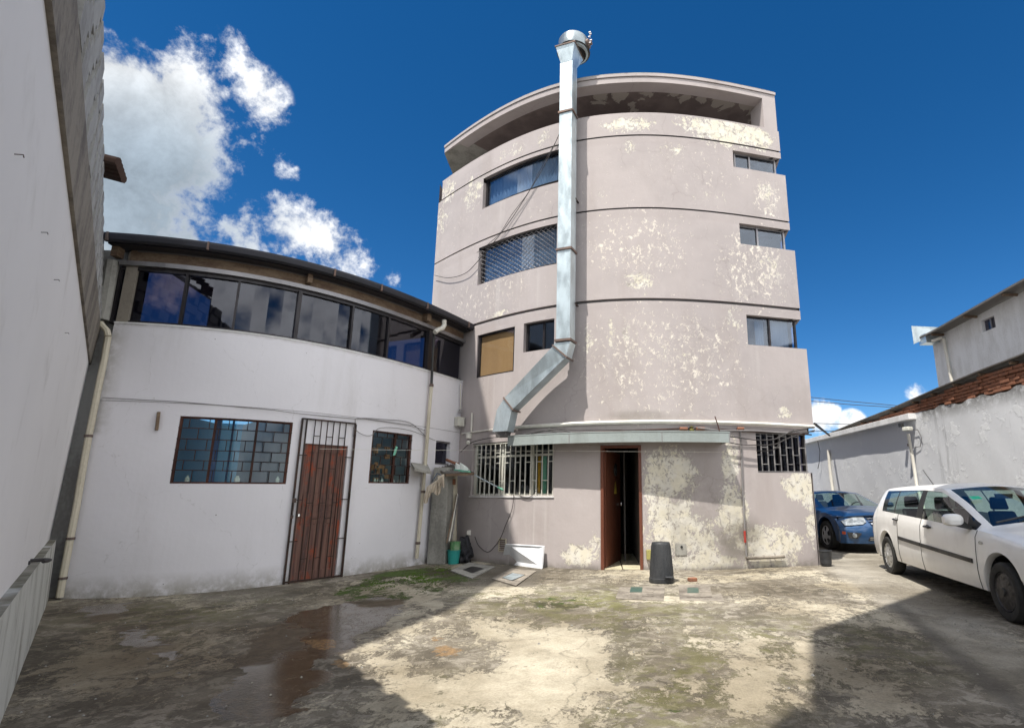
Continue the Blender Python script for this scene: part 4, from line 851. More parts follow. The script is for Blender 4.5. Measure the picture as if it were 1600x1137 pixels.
t = NT('whitewashed streaked ledge'); n_ = t.noise(1.5, 10, .75, t.map((1,1,.35)), .6); col = t.mix(t.ss(n_, .45, .68), (.56,.56,.52), (.20,.19,.155)); geo = t.node('ShaderNodeNewGeometry'); sx = t.node('ShaderNodeSeparateXYZ'); t.l.new(geo.outputs['True Normal'], sx.inputs[0])
topc = t.mix(t.ss(t.noise(2, 9, .7), .4, .62), (.27,.255,.22), (.12,.115,.085)); topc = t.mix(t.ss(t.noise(1.1, 4, .5), .55, .62), topc, (.42,.43,.42)); col = t.mix(t.ss(t.math('ABSOLUTE', sx.outputs[2]), .5, .8), col, topc)
t.bump(t.noise(9, 6, .7), .01, .6); MT['ledge'] = t.done(col, .9); o.data.materials[0] = MT['ledge']
MB().tube([tuple(np.array([-4.98+.09*math.cos(a), 5.05+.12*math.sin(a), .785])) for a in np.linspace(0, 5.5, 12)], .016, 6).build('hose_piece', 'cable', None, 'short black hose piece coiled on the concrete ledge', 'hose', smooth=True)
# shade casters added outside the picture: the first shades the white house, the second shades the yard at bottom right
nb = MB(); off = 20*np.array([.26,.38])
nb.prism([(-6.86,6.1),(-6.72,3.3),(-6.94,-.53),(-7.39,-2.35),(-15,-2.35),(-15,6.1)][::-1], 0, 20)
nb.build('shade_block', 'white_paint', None, 'unseen tall block added behind the left boundary wall to shade the white house', 'building')  # added block, out of view, only there to cast shade
rear = thing('shade_slab', 'unseen roof slab on columns added behind the photographer to shade the yard', 'building', (2, -5, 0))
o10 = 14*np.array([.26,.38]); sh = [(2.07,5.81),(4.85,8.40),(8.36,10.65),(12,11),(12,-1.6),(-.5,-1.6),(.2,1.5),(.75,3.25),(1.0,3.62),(1.25,3.93),(1.29,3.73)]  # slab outline follows the wanted shadow, moved back along the sun
MB().prism([(x-o10[0], y-o10[1]) for x, y in sh][::-1], 14.0, 14.25).build('roof_slab', 'white_paint', rear)
[MB().prism([(x-.25,y-.25),(x+.25,y-.25),(x+.25,y+.25),(x-.25,y+.25)], 0, 14.0).build('column', 'white_paint', rear) for x, y in ((-3.5,-6.5),(4,-6.5),(8,-6.5))]
# ================================================================ DUCT
duct = thing('exhaust_duct', 'tall square galvanised exhaust duct climbing the grey front with a round fan on top', 'duct', GR.p(az(880,600), 2.5, .3))
def sec(c, ux, w, uz, d_): # rectangle around centre
    c = Vector(c); ux = Vector(ux); uz = Vector(uz); return [c-ux*w/2-uz*d_/2, c+ux*w/2-uz*d_/2, c+ux*w/2+uz*d_/2, c-ux*w/2+uz*d_/2]
def sweep(secs):
    mb = MB(); vs = [v for s_ in secs for v in s_]; fs = [(3,2,1,0), tuple(4*(len(secs)-1)+k for k in range(4))]
    for i in range(len(secs)-1):
        for k in range(4): fs.append((4*i+k, 4*i+(k+1) % 4, 4*i+4+(k+1) % 4, 4*i+4+k))
    return mb.add(vs, fs)
OFF = .38; DD = .27; aD = GR.hit(880.5, 450, OFF+DD/2)[0]; nn = GR.nrm(aD); tt_ = Vector((-nn[1], nn[0], 0)); out_ = Vector((nn[0], nn[1], 0)); DW_, DD = .285, .27
OFF = .38; cen = Vector(GR.p(aD, 0, OFF)); FO = OFF+DD/2
def dz_at(y): return GR.hit(879, y, FO)[1]
zv = [dz_at(y) for y in (531, 389, 175, 98)]
for i, (za_, zb_) in enumerate(zip([zv[0]]+zv[1:3], zv[1:])):
    c0 = cen.copy(); c0.z = za_+.01; c1 = cen.copy(); c1.z = zb_-.01
    sweep([sec(c0, tt_, DW_-.012*i*0, out_, DD), sec(c1, tt_, DW_, out_, DD)]).build('duct_section', 'galv', duct)
for z in zv[:3]:
    c = cen.copy(); c.z = z; c0 = c.copy(); c0.z -= .022; c1 = c.copy(); c1.z += .022
    sweep([sec(c0, tt_, DW_+.05, out_, DD+.05), sec(c1, tt_, DW_+.05, out_, DD+.05)]).build('flange', 'galv_dark', duct)
# slanting lower run
def pf(x, y): a, z = GR.hit(x, y, FO); b = GR.p(a, z, FO); return Vector(b)
eU = [pf(866,536), pf(891,533)]; eL = [pf(776.5,640), pf(799.5,640)]; J = [pf(864.4,540), pf(884.5,557)]; K = [pf(787.7,622), pf(800.7,639)]; bot = [pf(769.3,674.5), pf(792.4,673)]
def back(p, d_=DD): return p-out_*d_
def ring(a, b): return [a, b, back(b), back(a)]
sweep([ring(*J), ring(*eU)]).build('duct_elbow', 'galv', duct); sweep([ring(*K), ring(*J)]).build('duct_section', 'galv', duct); sweep([ring(*eL), ring(*K)]).build('duct_elbow', 'galv', duct); sweep([ring(*bot), ring(*eL)]).build('duct_section', 'galv', duct)
for q in (J, K):
    d_ = (q[1]-q[0]).normalized(); g0_, g1_ = q[0]-d_*.02+out_*.012, q[1]+d_*.03+out_*.012; MB().bar(g0_, g1_, .03, .02, up=out_).bar(g1_, g1_-out_*(DD+.03), .03, .03).build('flange', 'galv_dark', duct)
sweep([[v+Vector((0,0,-.10)) for v in sec((bot[0]+bot[1])/2-out_*DD/2, tt_, .2, out_, .18)], sec((bot[0]+bot[1])/2-out_*DD/2, tt_, .24, out_, .22)]).build('duct_mouth', 'dark_in', duct)
# flared top and fan
zt = zv[3]; ct = cen.copy(); ct.z = zt; zf = zt+.36
c2 = ct.copy(); c2.z = zf; sweep([sec(ct, tt_, DW_-.02, out_, DD), sec(c2-out_*.05, tt_, DW_+.15, out_, DD+.26)]).build('flared_top', 'galv', duct)
c3 = c2-out_*.05; sweep([sec(c3, tt_, DW_+.18, out_, DD+.29), sec(c3+Vector((0,0,.03)), tt_, DW_+.18, out_, DD+.29)]).build('flange', 'galv_dark', duct)
Rf = Matrix((tuple(tt_), tuple(out_), (0,0,1))).transposed()
axis = Matrix.Rotation(math.radians(90), 3, 'Y'); Mx = Rf @ axis
fc = c3+Vector((0,0,.32))-out_*.10+tt_*.02
fz = c3+Vector((0,0,.05))-out_*.10+tt_*.05
MB().lathe([(.28,-.02),(.325,.0),(.335,.04),(.335,.30),(.31,.34),(.2,.36),(.1,.365),(0,.365)], fz, 32).build('fan_housing', 'galv_cap', duct, smooth=True)
MB().lathe([(.37,.03),(.2,.10),(0,.10)], fz, 24).build('fan_throat', 'dark_in', duct)
MB().lathe([(0,.30),(.10,.30),(.10,.40),(.04,.41),(.04,.46),(0,.46)], fc-Vector((0,0,.1)), 18, M=Mx).build('fan_motor', 'galv_dark', duct, smooth=True)
for k in range(6):
    a = k*math.pi/3; p = fc+tt_*.40+out_*(.05*math.cos(a))+Vector((0,0,.02+.16*math.sin(a))); MB().lathe([(0,0),(.02,0),(.02,.05),(0,.05)], p, 6, M=Mx).build('bolt', 'chrome', duct)
for z in (zv[1]+1.2, zv[0]+.8): 
    c = cen.copy(); c.z = z
    for sg in (-1, 1): MB().bar(c+tt_*.13*sg-out_*.3, c+tt_*.13*sg-out_*.1, .03).build('wall_bracket', 'dark_metal', duct)
# ================================================================ RIGHT SIDE
XW = 8.0
def RW(x, y, o=0.0): return tuple(on_x(x, y, XW-o))
rwall = thing('right_yard_wall', 'long pale blue white yard wall at right behind the cars with bricks along its top', 'wall', (XW, 12, 0))
ys = np.arange(1.0, 26.0, .09); zs_ = np.linspace(-.05, 3.24, 38); mb = MB()
top = lambda y: 3.29+(.03*math.sin(y*5.1)+.02*math.sin(y*13))*(y < 13.3)
VV = [[(XW+.004*math.sin(y*2.3+z*1.7)+.002*math.sin(y*7-z*5), y, z if k < 37 else top(y)) for k, z in enumerate(zs_)] for y in ys]
o = mb.grid(VV).build('wall_face', 'right', rwall, smooth=True); V = np.array([p for r in VV for p in r])
attr(o, 'streak', np.clip((V[:,2]-1.2)/1.6, 0, 1)*np.clip((13.6-V[:,1])/.4, 0, 1)); attr(o, 'grime', np.clip(1-(3.3-V[:,2])/.35, 0, 1)*(V[:,1] < 13.5)*.9)
MB().box((XW+.13, 13.5, 1.6), (.22, 25, 3.3)).build('wall_core', 'concrete', rwall); MB().box((4, 26, 1.6), (8.3, .2, 3.3)).build('end_wall', 'white_paint', rwall)
yc = RW(1431, 648)[1]
MB().box((XW-.09, (yc+26)/2, 3.21), (.20, 26-yc, .15)).build('coping', 'white_paint', rwall, bevel=.006)
# courses of loose bricks under the roof edge
def rz(y):   # roof edge height
    P = [(on_x(x, z, XW)[1], on_x(x, z, XW)[2]) for x, z in ((1262,694),(1282,684.7),(1330,665),(1398,639),(1471.6,607),(1540,579),(1600,556.6),(1700,512))]
    P.sort(); return np.interp(y, [p[0] for p in P], [p[1] for p in P])
proto = MB().box((0,0,0), (.12,.245,.062)).build('brick', 'brick', None, bevel=.008); first = True
for k in range(7):
    y = 8.2+(.13 if k % 2 else 0); z = 3.33+.072*k
    while y < 19.5:
        if z+.03 < rz(y)-.045 and z > top(y)+.02:
            b = proto if first else proto.copy()
            if not first: S.collection.objects.link(b)
            first = False; b.parent = rwall; b.location = (.06+random.uniform(-.02,.03), y-12, z); b.rotation_euler = (random.uniform(-.04,.04), random.uniform(-.03,.03), random.uniform(-.06,.06))
        y += .262
proto['_loc'] = [XW, 12, 0]
mb = MB(); yy = np.arange(8.2, 19.8, .2)
for p, q in zip(yy[:-1], yy[1:]): mb.add([(XW+.09,p,3.2),(XW+.09,q,3.2),(XW+.09,q,rz(q)-.02),(XW+.09,p,rz(p)-.02)], [(0,1,2,3)])
mb.build('brick_mortar', 'mortar', rwall)
mb = MB(); R_ = [(y, rz(y)) for y in np.arange(6.0, 20.4, .15)]
rr = []
for y, z in R_: rr.append([(XW-.10, y, z+.005), (XW+1.9, y, z+.10), (XW+1.9, y, z+.125), (XW-.10, y, z+.03)])
mb.grid(rr); mb.add(rr[0]+rr[-1], [(0,1,2,3),(7,6,5,4)]); mb.grid([[r_[3], r_[0]] for r_ in rr]); mb.build('roof_sheet', 'zinc_roof', rwall)
for x, y in ((1307,675),(1347,660),(1393,644),(1428,632),(1457,618),(1492,601),(1532,584),(1580,560)):
    p = on_x(x, y, XW-.02); p[2] = rz(p[1])-.045; MB().tube([(XW-.06, p[1], p[2]), (XW+.3, p[1], p[2]+.02)], .033, 8).build('rafter_end', 'fascia', rwall)
pl = thing('camera_pole', 'white pole with a small security camera on the right yard wall', 'camera', RW(1432, 760, .1))
MB().tube([RW(1445,800,.1), RW(1432,756,.1), RW(1426,715,.1), RW(1419,678,.12)], .04, 8).build('pole', 'pvc', pl, smooth=True)
MB().box(RW(1418,670,.22), (.16,.20,.10), .3).build('camera_body', 'white_metal', pl, bevel=.02); MB().box(RW(1408,664,.22), (.09,.10,.09)).build('camera_lens', 'trim', pl); MB().box(RW(1420,695,.12), (.05,.06,.06)).build('pole_clip', 'galv_dark', pl)
wp = MB().tube([RW(1423,671,.06), RW(1434,671,.05), RW(1440,684,.04), RW(1438,697,.03), RW(1424,700,.06)], .008, 5).build('cable', 'cable', None, 'thin black cable looping beside the security camera pole', 'cable', 'cables on the walls', smooth=True)
MB().tube([RW(1294,703,.06), RW(1297,735,.06), RW(1301,765,.06), RW(1309,810,.06)], .05, 8).build('wall_pipe', 'pvc', None, 'white pipe on the far part of the yard wall above the blue car', 'pipe', smooth=True)
MB().tube([RW(1277,685,.12), RW(1281,705,.1), RW(1280,722,.1), RW(1278,732,.1)], .012, 5).build('cable', 'cable', None, 'thin cable end dangling from the coping at the far end of the yard wall', 'cable', 'cables on the walls', smooth=True)
# upper white building at right
ub = thing('upper_white_building', 'white building with one tiny window rising behind the yard wall at far right', 'building', (10, 12, 0))
XU = 10.0; yC = on_x(1458, 543, XU)[1]
def uz(y): return np.interp(y, [5, on_x(1600,438.5,9.6)[1], on_x(1454.5,521,9.6)[1]], [on_x(1600,438.5,9.6)[2]+.18, on_x(1600,438.5,9.6)[2], on_x(1454.5,521,9.6)[2]])
w0, w1_, z0, z1 = on_x(1555,505,XU)[1], on_x(1533,505,XU)[1], 5.39, 5.70
Ys = [5, w0, w1_, yC]; Zs = [3.0, z0, z1, 0]; mb = MB()
for i in range(3):
    for j in range(3):
        if i == 1 and j == 1: continue
        a, b = Ys[i], Ys[i+1]; c, d_ = Zs[j], Zs[j+1]
        mb.add([(XU,a,c),(XU,b,c),(XU,b,d_ if j < 2 else uz(b)),(XU,a,d_ if j < 2 else uz(a))], [(0,1,2,3)])
mb.add([(XU,yC,3),(XU+5,yC,3),(XU+5,yC,6.6),(XU,yC,uz(yC))], [(0,1,2,3)]); mb.add([(XU,w0,z0),(XU,w1_,z0),(XU+.15,w1_,z0),(XU+.15,w0,z0),(XU,w0,z1),(XU,w1_,z1),(XU+.15,w1_,z1),(XU+.15,w0,z1)], [(0,1,2,3),(4,5,6,7),(0,4,7,3),(1,5,6,2)])
mb.build('wall', 'white_paint', ub)
wo = MB().box((XU+.08,(w0+w1_)/2,(z0+z1)/2), (.03,.035,z1-z0)).build('window', 'alu', ub); MB().box((XU+.1,(w0+w1_)/2,(z0+z1)/2), (.01,w1_-w0,z1-z0)).build('pane', 'glass', wo)
mb = MB(); Y2 = np.linspace(5, yC+.12, 12); mb.grid([[(9.58,y,uz(y)),(XU+5,y,uz(y)+.5),(XU+5,y,uz(y)+.55),(9.58,y,uz(y)+.05),(9.58,y,uz(y))] for y in Y2]).build('roof', 'zinc_roof', ub)
for y in np.linspace(8, yC-.6, 6): MB().box((9.8, y, uz(y)-.03), (.36,.05,.06)).build('rafter_end', 'fascia', ub)
MB().tube([on_x(1456,533,9.7), on_x(1472,527,9.9), on_x(1474,529,9.93), on_x(1481,566,9.93), on_x(1489,604,9.93), on_x(1494,628,9.93)], .045, 8).build('drainpipe', 'pvc', ub, smooth=True)
q = on_x(1449, 530, 9.75); MB().box((q[0]+.1, q[1], q[2]), (.5,.35,.28)).build('rain_gutter_box', 'galv', ub); q = on_x(1447, 517, 9.75); MB().add([(q[0]-.3,q[1]+.2,q[2]+.22),(q[0]+.35,q[1]-.35,q[2]),(q[0]+.3,q[1]-.3,q[2]-.1),(q[0]-.3,q[1]+.2,q[2]-.35)], [(0,1,2,3)]).build('gutter_flap', 'galv', ub)
# power lines far away
for i, (L_, lb) in enumerate((([(1262,620),(1330,627),(1418,635)], 'highest overhead wire beyond the yard wall'), ([(1262,626),(1330,632),(1412,637)], 'second overhead wire beyond the yard wall'), ([(1266,661),(1345,663),(1360,662)], 'lower overhead wire beyond the yard wall'), ([(1266,673),(1330,673)], 'lowest overhead wire just above the coping'))):
    MB().tube([on_y(x, y, 34) for x, y in L_], .02, 4).build('overhead_wire', 'cable', None, lb, 'wire', 'overhead wires beyond the wall')
MB().tube([GR.P(1273,662,.0), on_y(1296,680,18.5)], .03, 6).build('guy_bar', 'cable', None, 'dark slanting bar between the grey building and the yard wall roof', 'bar')
# ================================================================ CARS
def smooth1(a, k):
    a = np.asarray(a, float)
    for _ in range(k): a = np.concatenate([[a[0]], (a[:-2]+2*a[1:-1]+a[2:])/4, [a[-1]]])
    return a
def car(root, T, keys, half, axles, R, arch, paint_, seams, gl, glassm='car_glass', pillars=(), nsm=4):
    """keys rows: xb, zbelt, xr, zr, wr, zc, wscale, zlow"""
    K = np.array(keys, float); xs = np.linspace(K[0,0], K[-1,0], 150)
    xs = np.array(sorted(set(np.round(xs, 4)) | set(seams) | {g[0] for g in gl['side']} | {g[1] for g in gl['side']} | {gl['wind'][0], gl['wind'][1], gl['rear'][0], gl['rear'][1]} | {p for q in pillars for p in q}))
    C = [smooth1(np.interp(xs, K[:,0], K[:,j]), nsm) for j in range(1, 8)]
    zb, xr, zr, wr, zc, ws, zl = C
    rows = []
    for i, x in enumerate(xs):
        zlow = zl[i]
        for ax in axles:
            d = abs(x-ax)
            if d < arch: zlow = max(zlow, R+math.sqrt(arch*arch-d*d)-.0)
        w = half*ws[i]; b = zb[i]; m1 = max(zlow+.03, .47); m2 = max(m1+.03, .70); m2 = min(m2, b-.05); m1 = min(m1, m2-.02)
        ctl = [(x, w*.90, zlow+.0), (x, w*.965, zlow+.015), (x, w*.99, (zlow+m1)/2+.01), (x, w, m1), (x, w*.992, m2), (x, w*.975, (m2+b)/2+.03), (x, w*.93, b)]
        r_ = []; tags = []
        for c in range(len(ctl)-1):
            p, q = np.array(ctl[c]), np.array(ctl[c+1]); 
            for k in range(2): r_.append(p+(q-p)*k/2)
        be = np.array(ctl[-1]); ra = np.array([xr[i], wr[i], zr[i]]); bul = .02 if zr[i]-b > .1 else .0
        for k in range(10): t = k/10; p = be+(ra-be)*t; p[1] += bul*4*t*(1-t); r_.append(p)
        ce = np.array([xr[i], 0, zc[i]])
        for k in range(11):
            t = k/10; p = ra.copy(); p[1] = ra[1]*(1-t); p[2] = ra[2]+(ce[2]-ra[2])*math.sin(t*math.pi/2); p[0] = ra[0]+ (gl.get('bow', .0)*math.sin(t*math.pi/2) if zr[i]-b < 5 else 0); r_.append(p)
        rows.append(r_)
    G = np.array(rows); nr = G.shape[1]; NB = 12   # rows 0..11 lower body, 12..21 greenhouse side, 22.. top
    parts = {}
    def put(name, quad):
        mb = parts.setdefault(name, MB()); mb.add([T(*p) for p in quad], [(0,1,2,3)])
    for sgn in (1, -1):
        for i in range(len(xs)-1):
            xm = (xs[i]+xs[i+1])/2
            for j in range(nr-1):
                q = [G[i,j], G[i+1,j], G[i+1,j+1], G[i,j+1]]; q = [(p[0], p[1]*sgn, p[2]) for p in q]; name = 'body'
                if j < NB:
                    if 1 <= j:
                        for k in range(len(seams)-1):
                            if seams[k] < xm < seams[k+1] and G[i,j,2] > .26: name = 'door%d%s' % (k, 'n' if sgn > 0 else 'f')
                elif j < NB+10:
                    t = j-NB
                    for k, (g0, g1) in enumerate(gl['side']):
                        if g0 < xm < g1 and 0 <= t < 9: name = 'side%d%s' % (k, 'n' if sgn > 0 else 'f')
                    if name == 'body' and zr[i]-zb[i] > .08 and gl['side'][0][0]-.05 < xm < gl['side'][-1][1]+.3 and t < 9 and any(p0 < xm < p1 for p0, p1 in pillars): name = 'trim'
                else:
                    t = j-NB-10
                    if gl['wind'][0] < xm < gl['wind'][1] and t >= 1: name = 'wind'
                    if gl['rear'][0] < xm < gl['rear'][1] and t >= 2: name = 'rearw'
                put(name, q)
    for e in (0, len(xs)-1):
        ring = [G[e,j] for j in range(nr)]; pts = [T(*p) for p in ring]+[T(p[0], -p[1], p[2]) for p in ring[::-1][1:]]; parts['body'].add(pts, [tuple(range(len(pts)))])
    fl = [(G[i,0,0], G[i,0,1]) for i in range(len(xs))]
    def weld(o):
        bm = bmesh.new(); bm.from_mesh(o.data); bmesh.ops.remove_doubles(bm, verts=bm.verts, dist=.0005); bmesh.ops.recalc_face_normals(bm, faces=bm.faces); bm.to_mesh(o.data); bm.free()
        o.data.shade_smooth()
        try: o.data.set_sharp_from_angle(angle=math.radians(40))
        except Exception: pass
        return o
    objs = {}
    for nme, mb in parts.items():
        nm = {'b': 'body', 'd': 'door', 's': 'side_window', 'w': 'windscreen', 'r': 'rear_window', 't': 'pillar_trim'}[nme[0]]
        objs[nme] = weld(mb.build(nm, paint_ if nme[0] in 'bd' else 'trim' if nme[0] == 't' else glassm, root))
    if 'trim' in objs: objs['trim']['kind'] = 'stuff'
    # dark floor and wheel wells
    x0, x1 = K[0,0]+.1, K[-1,0]-.12; h = half*.86
    MB().hexa([T(x0,-h,.22), T(x1,-h,.22), T(x1,h,.22), T(x0,h,.22), T(x0,-h,.30), T(x1,-h,.30), T(x1,h,.30), T(x0,h,.30)]).build('underbody', 'trim', root)
    for ax in axles:
        m_ = MB(); n_ = 18
        for sgn in (1, -1):
            m_.add([T(ax+(arch-.0)*math.cos(math.pi*k/n_), sgn*s_, R+arch*math.sin(math.pi*k/n_)) for k in range(n_+1) for s_ in (half*.92, half*.55)], [(2*k, 2*k+1, 2*k+3, 2*k+2) for k in range(n_)])
            m_.add([T(ax+arch*math.cos(math.pi*k/n_), sgn*half*.56, R+arch*math.sin(math.pi*k/n_)) for k in range(n_+1)], [tuple(range(n_+1))])
        m_.build('wheel_well', 'trim', root)
    # seams
    sm = MB()
    for s_ in seams:
        i = int(np.argmin(abs(xs-s_)))
        for sgn in (1, -1):
            pts = [G[i,j] for j in range(1, NB+1) if G[i,j,2] > .24]; sm.tube([T(p[0], sgn*(p[1]+.002), p[2]) for p in pts], .0045, 4)
    i0, i1 = int(np.argmin(abs(xs-seams[0]))), int(np.argmin(abs(xs-seams[-1])))
    sm.build('door_gap', 'trim', root)['kind'] = 'stuff'
    return xs, G, objs, NB
def wheel(root, T, L, s, R, w, rimm, style, sgn=1):
    def Q(r, a, o): return T(L+r*math.cos(a), s+sgn*o, R+r*math.sin(a))
    ws_ = thing_part = MB(); n = 36
    prof = [(R*.66,-w*.9),(R*.93,-w),(R,-w*.85),(R,-.03),(R*.985,-.012),(R*.93,0.004),(R*.80,.008),(R*.68,-.004),(R*.66,-.02)]
    vs = [Q(r, 2*math.pi*k/n, o) for r, o in prof for k in range(n)]
    fs = [(i*n+k, i*n+(k+1) % n, (i+1)*n+(k+1) % n, (i+1)*n+k) for i in range(len(prof)-1) for k in range(n)]
    hub = MB().add(vs, fs).build('wheel', 'tyre', root, smooth=True)
    m_ = MB(); disc = [(R*.67,-.012),(R*.63,-.002),(R*.60,-.012),(R*.30,.004),(R*.12,.012),(0,.012)]
    vs = [Q(r, 2*math.pi*k/n, o-.006) for r, o in disc for k in range(n)]; fs = []
    holes = {'cap': 9, 'steel': 8, 'alloy': 5}[style]
    for i in range(len(disc)-1):
        for k in range(n):
            if i == 2 and style != 'cap' and (k*holes*2//n) % 2 == 0 and style == 'alloy': continue
            fs.append((i*n+k, i*n+(k+1) % n, (i+1)*n+(k+1) % n, (i+1)*n+k))
    m_.add(vs, fs).build('rim', rimm, hub, smooth=True)
    m_ = MB()
    if style in ('cap', 'steel'):
        for k in range(holes*1):
            a = 2*math.pi*k/holes; rr, r1 = (R*.50, R*.055) if style == 'cap' else (R*.46, R*.06)
            m_.add([Q(1,0,0) if False else T(L+rr*math.cos(a)+r1*(1.4*math.cos(t)*math.cos(a)-.8*math.sin(t)*math.sin(a)), s+sgn*.0015, R+rr*math.sin(a)+r1*(1.4*math.cos(t)*math.sin(a)+.8*math.sin(t)*math.cos(a))) for t in np.linspace(0, 2*math.pi, 9)[:-1]], [tuple(range(8))])
        m_.build('rim_hole', 'trim', hub)['kind'] = 'stuff'
    m_ = MB(); vs = [Q(r, 2*math.pi*k/12, o) for r, o in ((R*.16,.008),(R*.13,.02),(0,.022)) for k in range(12)]; m_.add(vs, [(i*12+k, i*12+(k+1) % 12, (i+1)*12+(k+1) % 12, (i+1)*12+k) for i in range(2) for k in range(12)]).build('hub_cap', 'trim' if style == 'steel' else rimm, hub, smooth=True)
    m_ = MB(); vs = [Q(r, 2*math.pi*k/20, o) for r, o in ((R*.64,-.05),(0,-.06)) for k in range(20)]; m_.add(vs, [(k, (k+1) % 20, 20+(k+1) % 20, 20+k) for k in range(20)]).build('brake_disc', 'trim', hub)
    return hub
# ---- white hatchback
A3 = np.array([4.91, 9.73, 0]); B3 = np.array([4.35, 6.27, 0]); uu = (B3-A3)/np.linalg.norm(B3-A3); nv_ = np.array([uu[1], -uu[0], 0]); HALF = .83
hatch = thing('white_hatchback', 'white five door hatchback parked nose towards the camera at far right', 'car', tuple(A3+uu*1.7-nv_*HALF))
def TW(L, s, z): p = A3+uu*L+nv_*(s-HALF); return (p[0], p[1], z)
keysW = [(-.93,.62,-.93,.66,.58,.70,.88,.34),(-.90,.82,-.89,.86,.62,.90,.93,.28),(-.86,.98,-.86,1.00,.66,1.05,.95,.26),(-.52,1.03,-.60,1.36,.58,1.42,.985,.24),(-.30,1.03,-.34,1.41,.585,1.465,.99,.24),(1.3,.975,1.28,1.425,.59,1.485,1,.24),
    (2.10,.945,1.84,1.395,.585,1.445,1,.24),(2.55,.925,2.40,1.20,.61,1.27,1,.24),(3.10,.91,3.10,.925,.69,1.01,.995,.24),(3.4,.885,3.40,.92,.66,.96,.99,.24),(4.1,.80,4.1,.84,.62,.88,.96,.24),(4.5,.70,4.5,.745,.56,.78,.88,.24),(4.68,.56,4.68,.60,.5,.63,.78,.26)]
xsW, GW_, oW, NBW = car(hatch, TW, keysW, HALF, (-.08, 3.5), .305, .375, 'car_white', [.50-.0, 1.42, 3.02], {'side': [(-.26,.28),(.34,1.22),(1.44,2.86)], 'wind': (2.14, 3.06), 'rear': (-.84, -.56), 'bow': .10}, pillars=((-.28,-.24),(.27,.35),(1.18,1.48),(2.80,3.12)))
oW['door0n']['label'] = 'rear door with black handle'; oW['door1n']['label'] = 'front door half in shadow'
for s_, sg in ((HALF-.015, 1), (-HALF+.015, -1)):
    wheel(hatch, TW, -.08, s_, .305, .19, 'hubcap', 'cap', sg); wheel(hatch, TW, 3.5, s_, .305, .19, 'steel_rim', 'steel', sg)
def surf(G, xs, x, z, NB, sgn=1, out=0):   # lateral position of the body side at (x,z)
    i = int(np.argmin(abs(xs-x))); j = int(np.argmin(abs(G[i,:NB+1,2]-z))); return G[i,j,1]*sgn+out
def sstrip(G, xs, NB, T, x0, x1, z0, z1, h, t, n=14):
    mb = MB(); vs = []
    for i in range(n+1):
        x = x0+(x1-x0)*i/n; z = z0+(z1-z0)*i/n; s_ = surf(G, xs, x, z, NB)
        vs += [T(x, s_-.01, z-h/2), T(x, s_+t, z-h/2+.004), T(x, s_+t, z+h/2-.004), T(x, s_-.01, z+h/2)]
    fs = [(0,1,2,3), tuple(4*n+k for k in (3,2,1,0))]+[(4*i+k, 4*i+4+k, 4*i+4+(k+1) % 4, 4*i+(k+1) % 4) for i in range(n) for k in range(4)]
    return mb.add(vs, fs)
sstrip(GW_, xsW, NBW, TW, .53, 1.40, .635, .605, .055, .016).build('side_moulding', 'trim', oW['door0n']); sstrip(GW_, xsW, NBW, TW, 1.44, 2.92, .603, .555, .055, .016).build('side_moulding', 'trim', oW['door1n'])
for x, z, k in ((.42,.915,'door0n'), (1.70,.875,'door1n')):
    s_ = surf(GW_, xsW, x, z, NBW); pr = oW[k]
    MB().tube([TW(x-.10,s_+.0,z+.004), TW(x-.07,s_+.03,z), TW(x+.07,s_+.03,z-.004), TW(x+.10,s_+.0,z-.004)], .013, 8).build('handle', 'trim', pr, smooth=True)
    MB().add([TW(x+.075*math.cos(t), s_+.004, z+.03*math.sin(t)) for t in np.linspace(0, 2*math.pi, 15)[:-1]], [tuple(range(14))]).build('handle_cup', 'cable_grey', pr)
mm = MB(); cx_, cz_ = 2.80, 1.02; prm = []
for k in range(9):
    t = k/8; L0_ = cx_-.07+.14*t*0; s0 = HALF+.0+.21*t; hh = .075*(1-.5*(2*t-1)**4*1.0); dd_ = .07*(1-.5*(2*t-1)**4)
    prm.append([TW(cx_+dd_*1.3*np.sign(math.cos(a))*abs(math.cos(a))**.55, s0, cz_+hh*np.sign(math.sin(a))*abs(math.sin(a))**.55) for a in np.linspace(0, 2*math.pi, 13)])
mm.grid(prm); mm.add([prm[0][i] for i in range(12)], [tuple(range(12))]); mm.add([prm[-1][i] for i in range(12)], [tuple(range(12))]); mir = mm.build('wing_mirror', 'car_white', hatch, smooth=True)
MB().bar(TW(2.84,HALF-.08,.93), TW(2.82,HALF+.08,.97), .09, .05).build('mirror_arm', 'trim', mir)
MB().add([TW(2.80,HALF*.935,.955), TW(3.06,HALF*.935,.955), TW(2.82,HALF*.90,1.07)], [(0,1,2)]).build('mirror_triangle', 'trim', hatch)
mm = MB(); rb = GW_[:, :NBW+1]
for z0_, z1_ in ((.62,.96),):
    pts = [(x, z) for x in (-.90,-.84) for z in np.linspace(z0_, z1_, 6)]; mm.add([TW(x-.012, surf(GW_, xsW, x, z, NBW)+.006, z) for x, z in pts], [(i, i+1, 7+i, 6+i) for i in range(5)])
mm.build('tail_light', paint('red lamp', (.25,.01,.01), .8), hatch)
MB().tube([TW(.05,0,1.47), TW(-.32,0,1.74)], .007, 5).build('aerial', 'trim', hatch)
MB().tube([TW(3.14,.15,1.045), TW(2.98,-.35,1.10), TW(2.95,-.5,1.11)], .012, 5).tube([TW(3.16,.62,1.01), TW(3.03,.2,1.085), TW(3.0,.0,1.09)], .012, 5).build('wiper', 'trim', hatch)
MB().add([TW(2.32,.38,1.305), TW(2.42,.38,1.27), TW(2.42,.50,1.262), TW(2.32,.50,1.298)], [(0,1,2,3)]).build('sticker', paint('green sticker', (.02,.45,.25), 0), hatch)
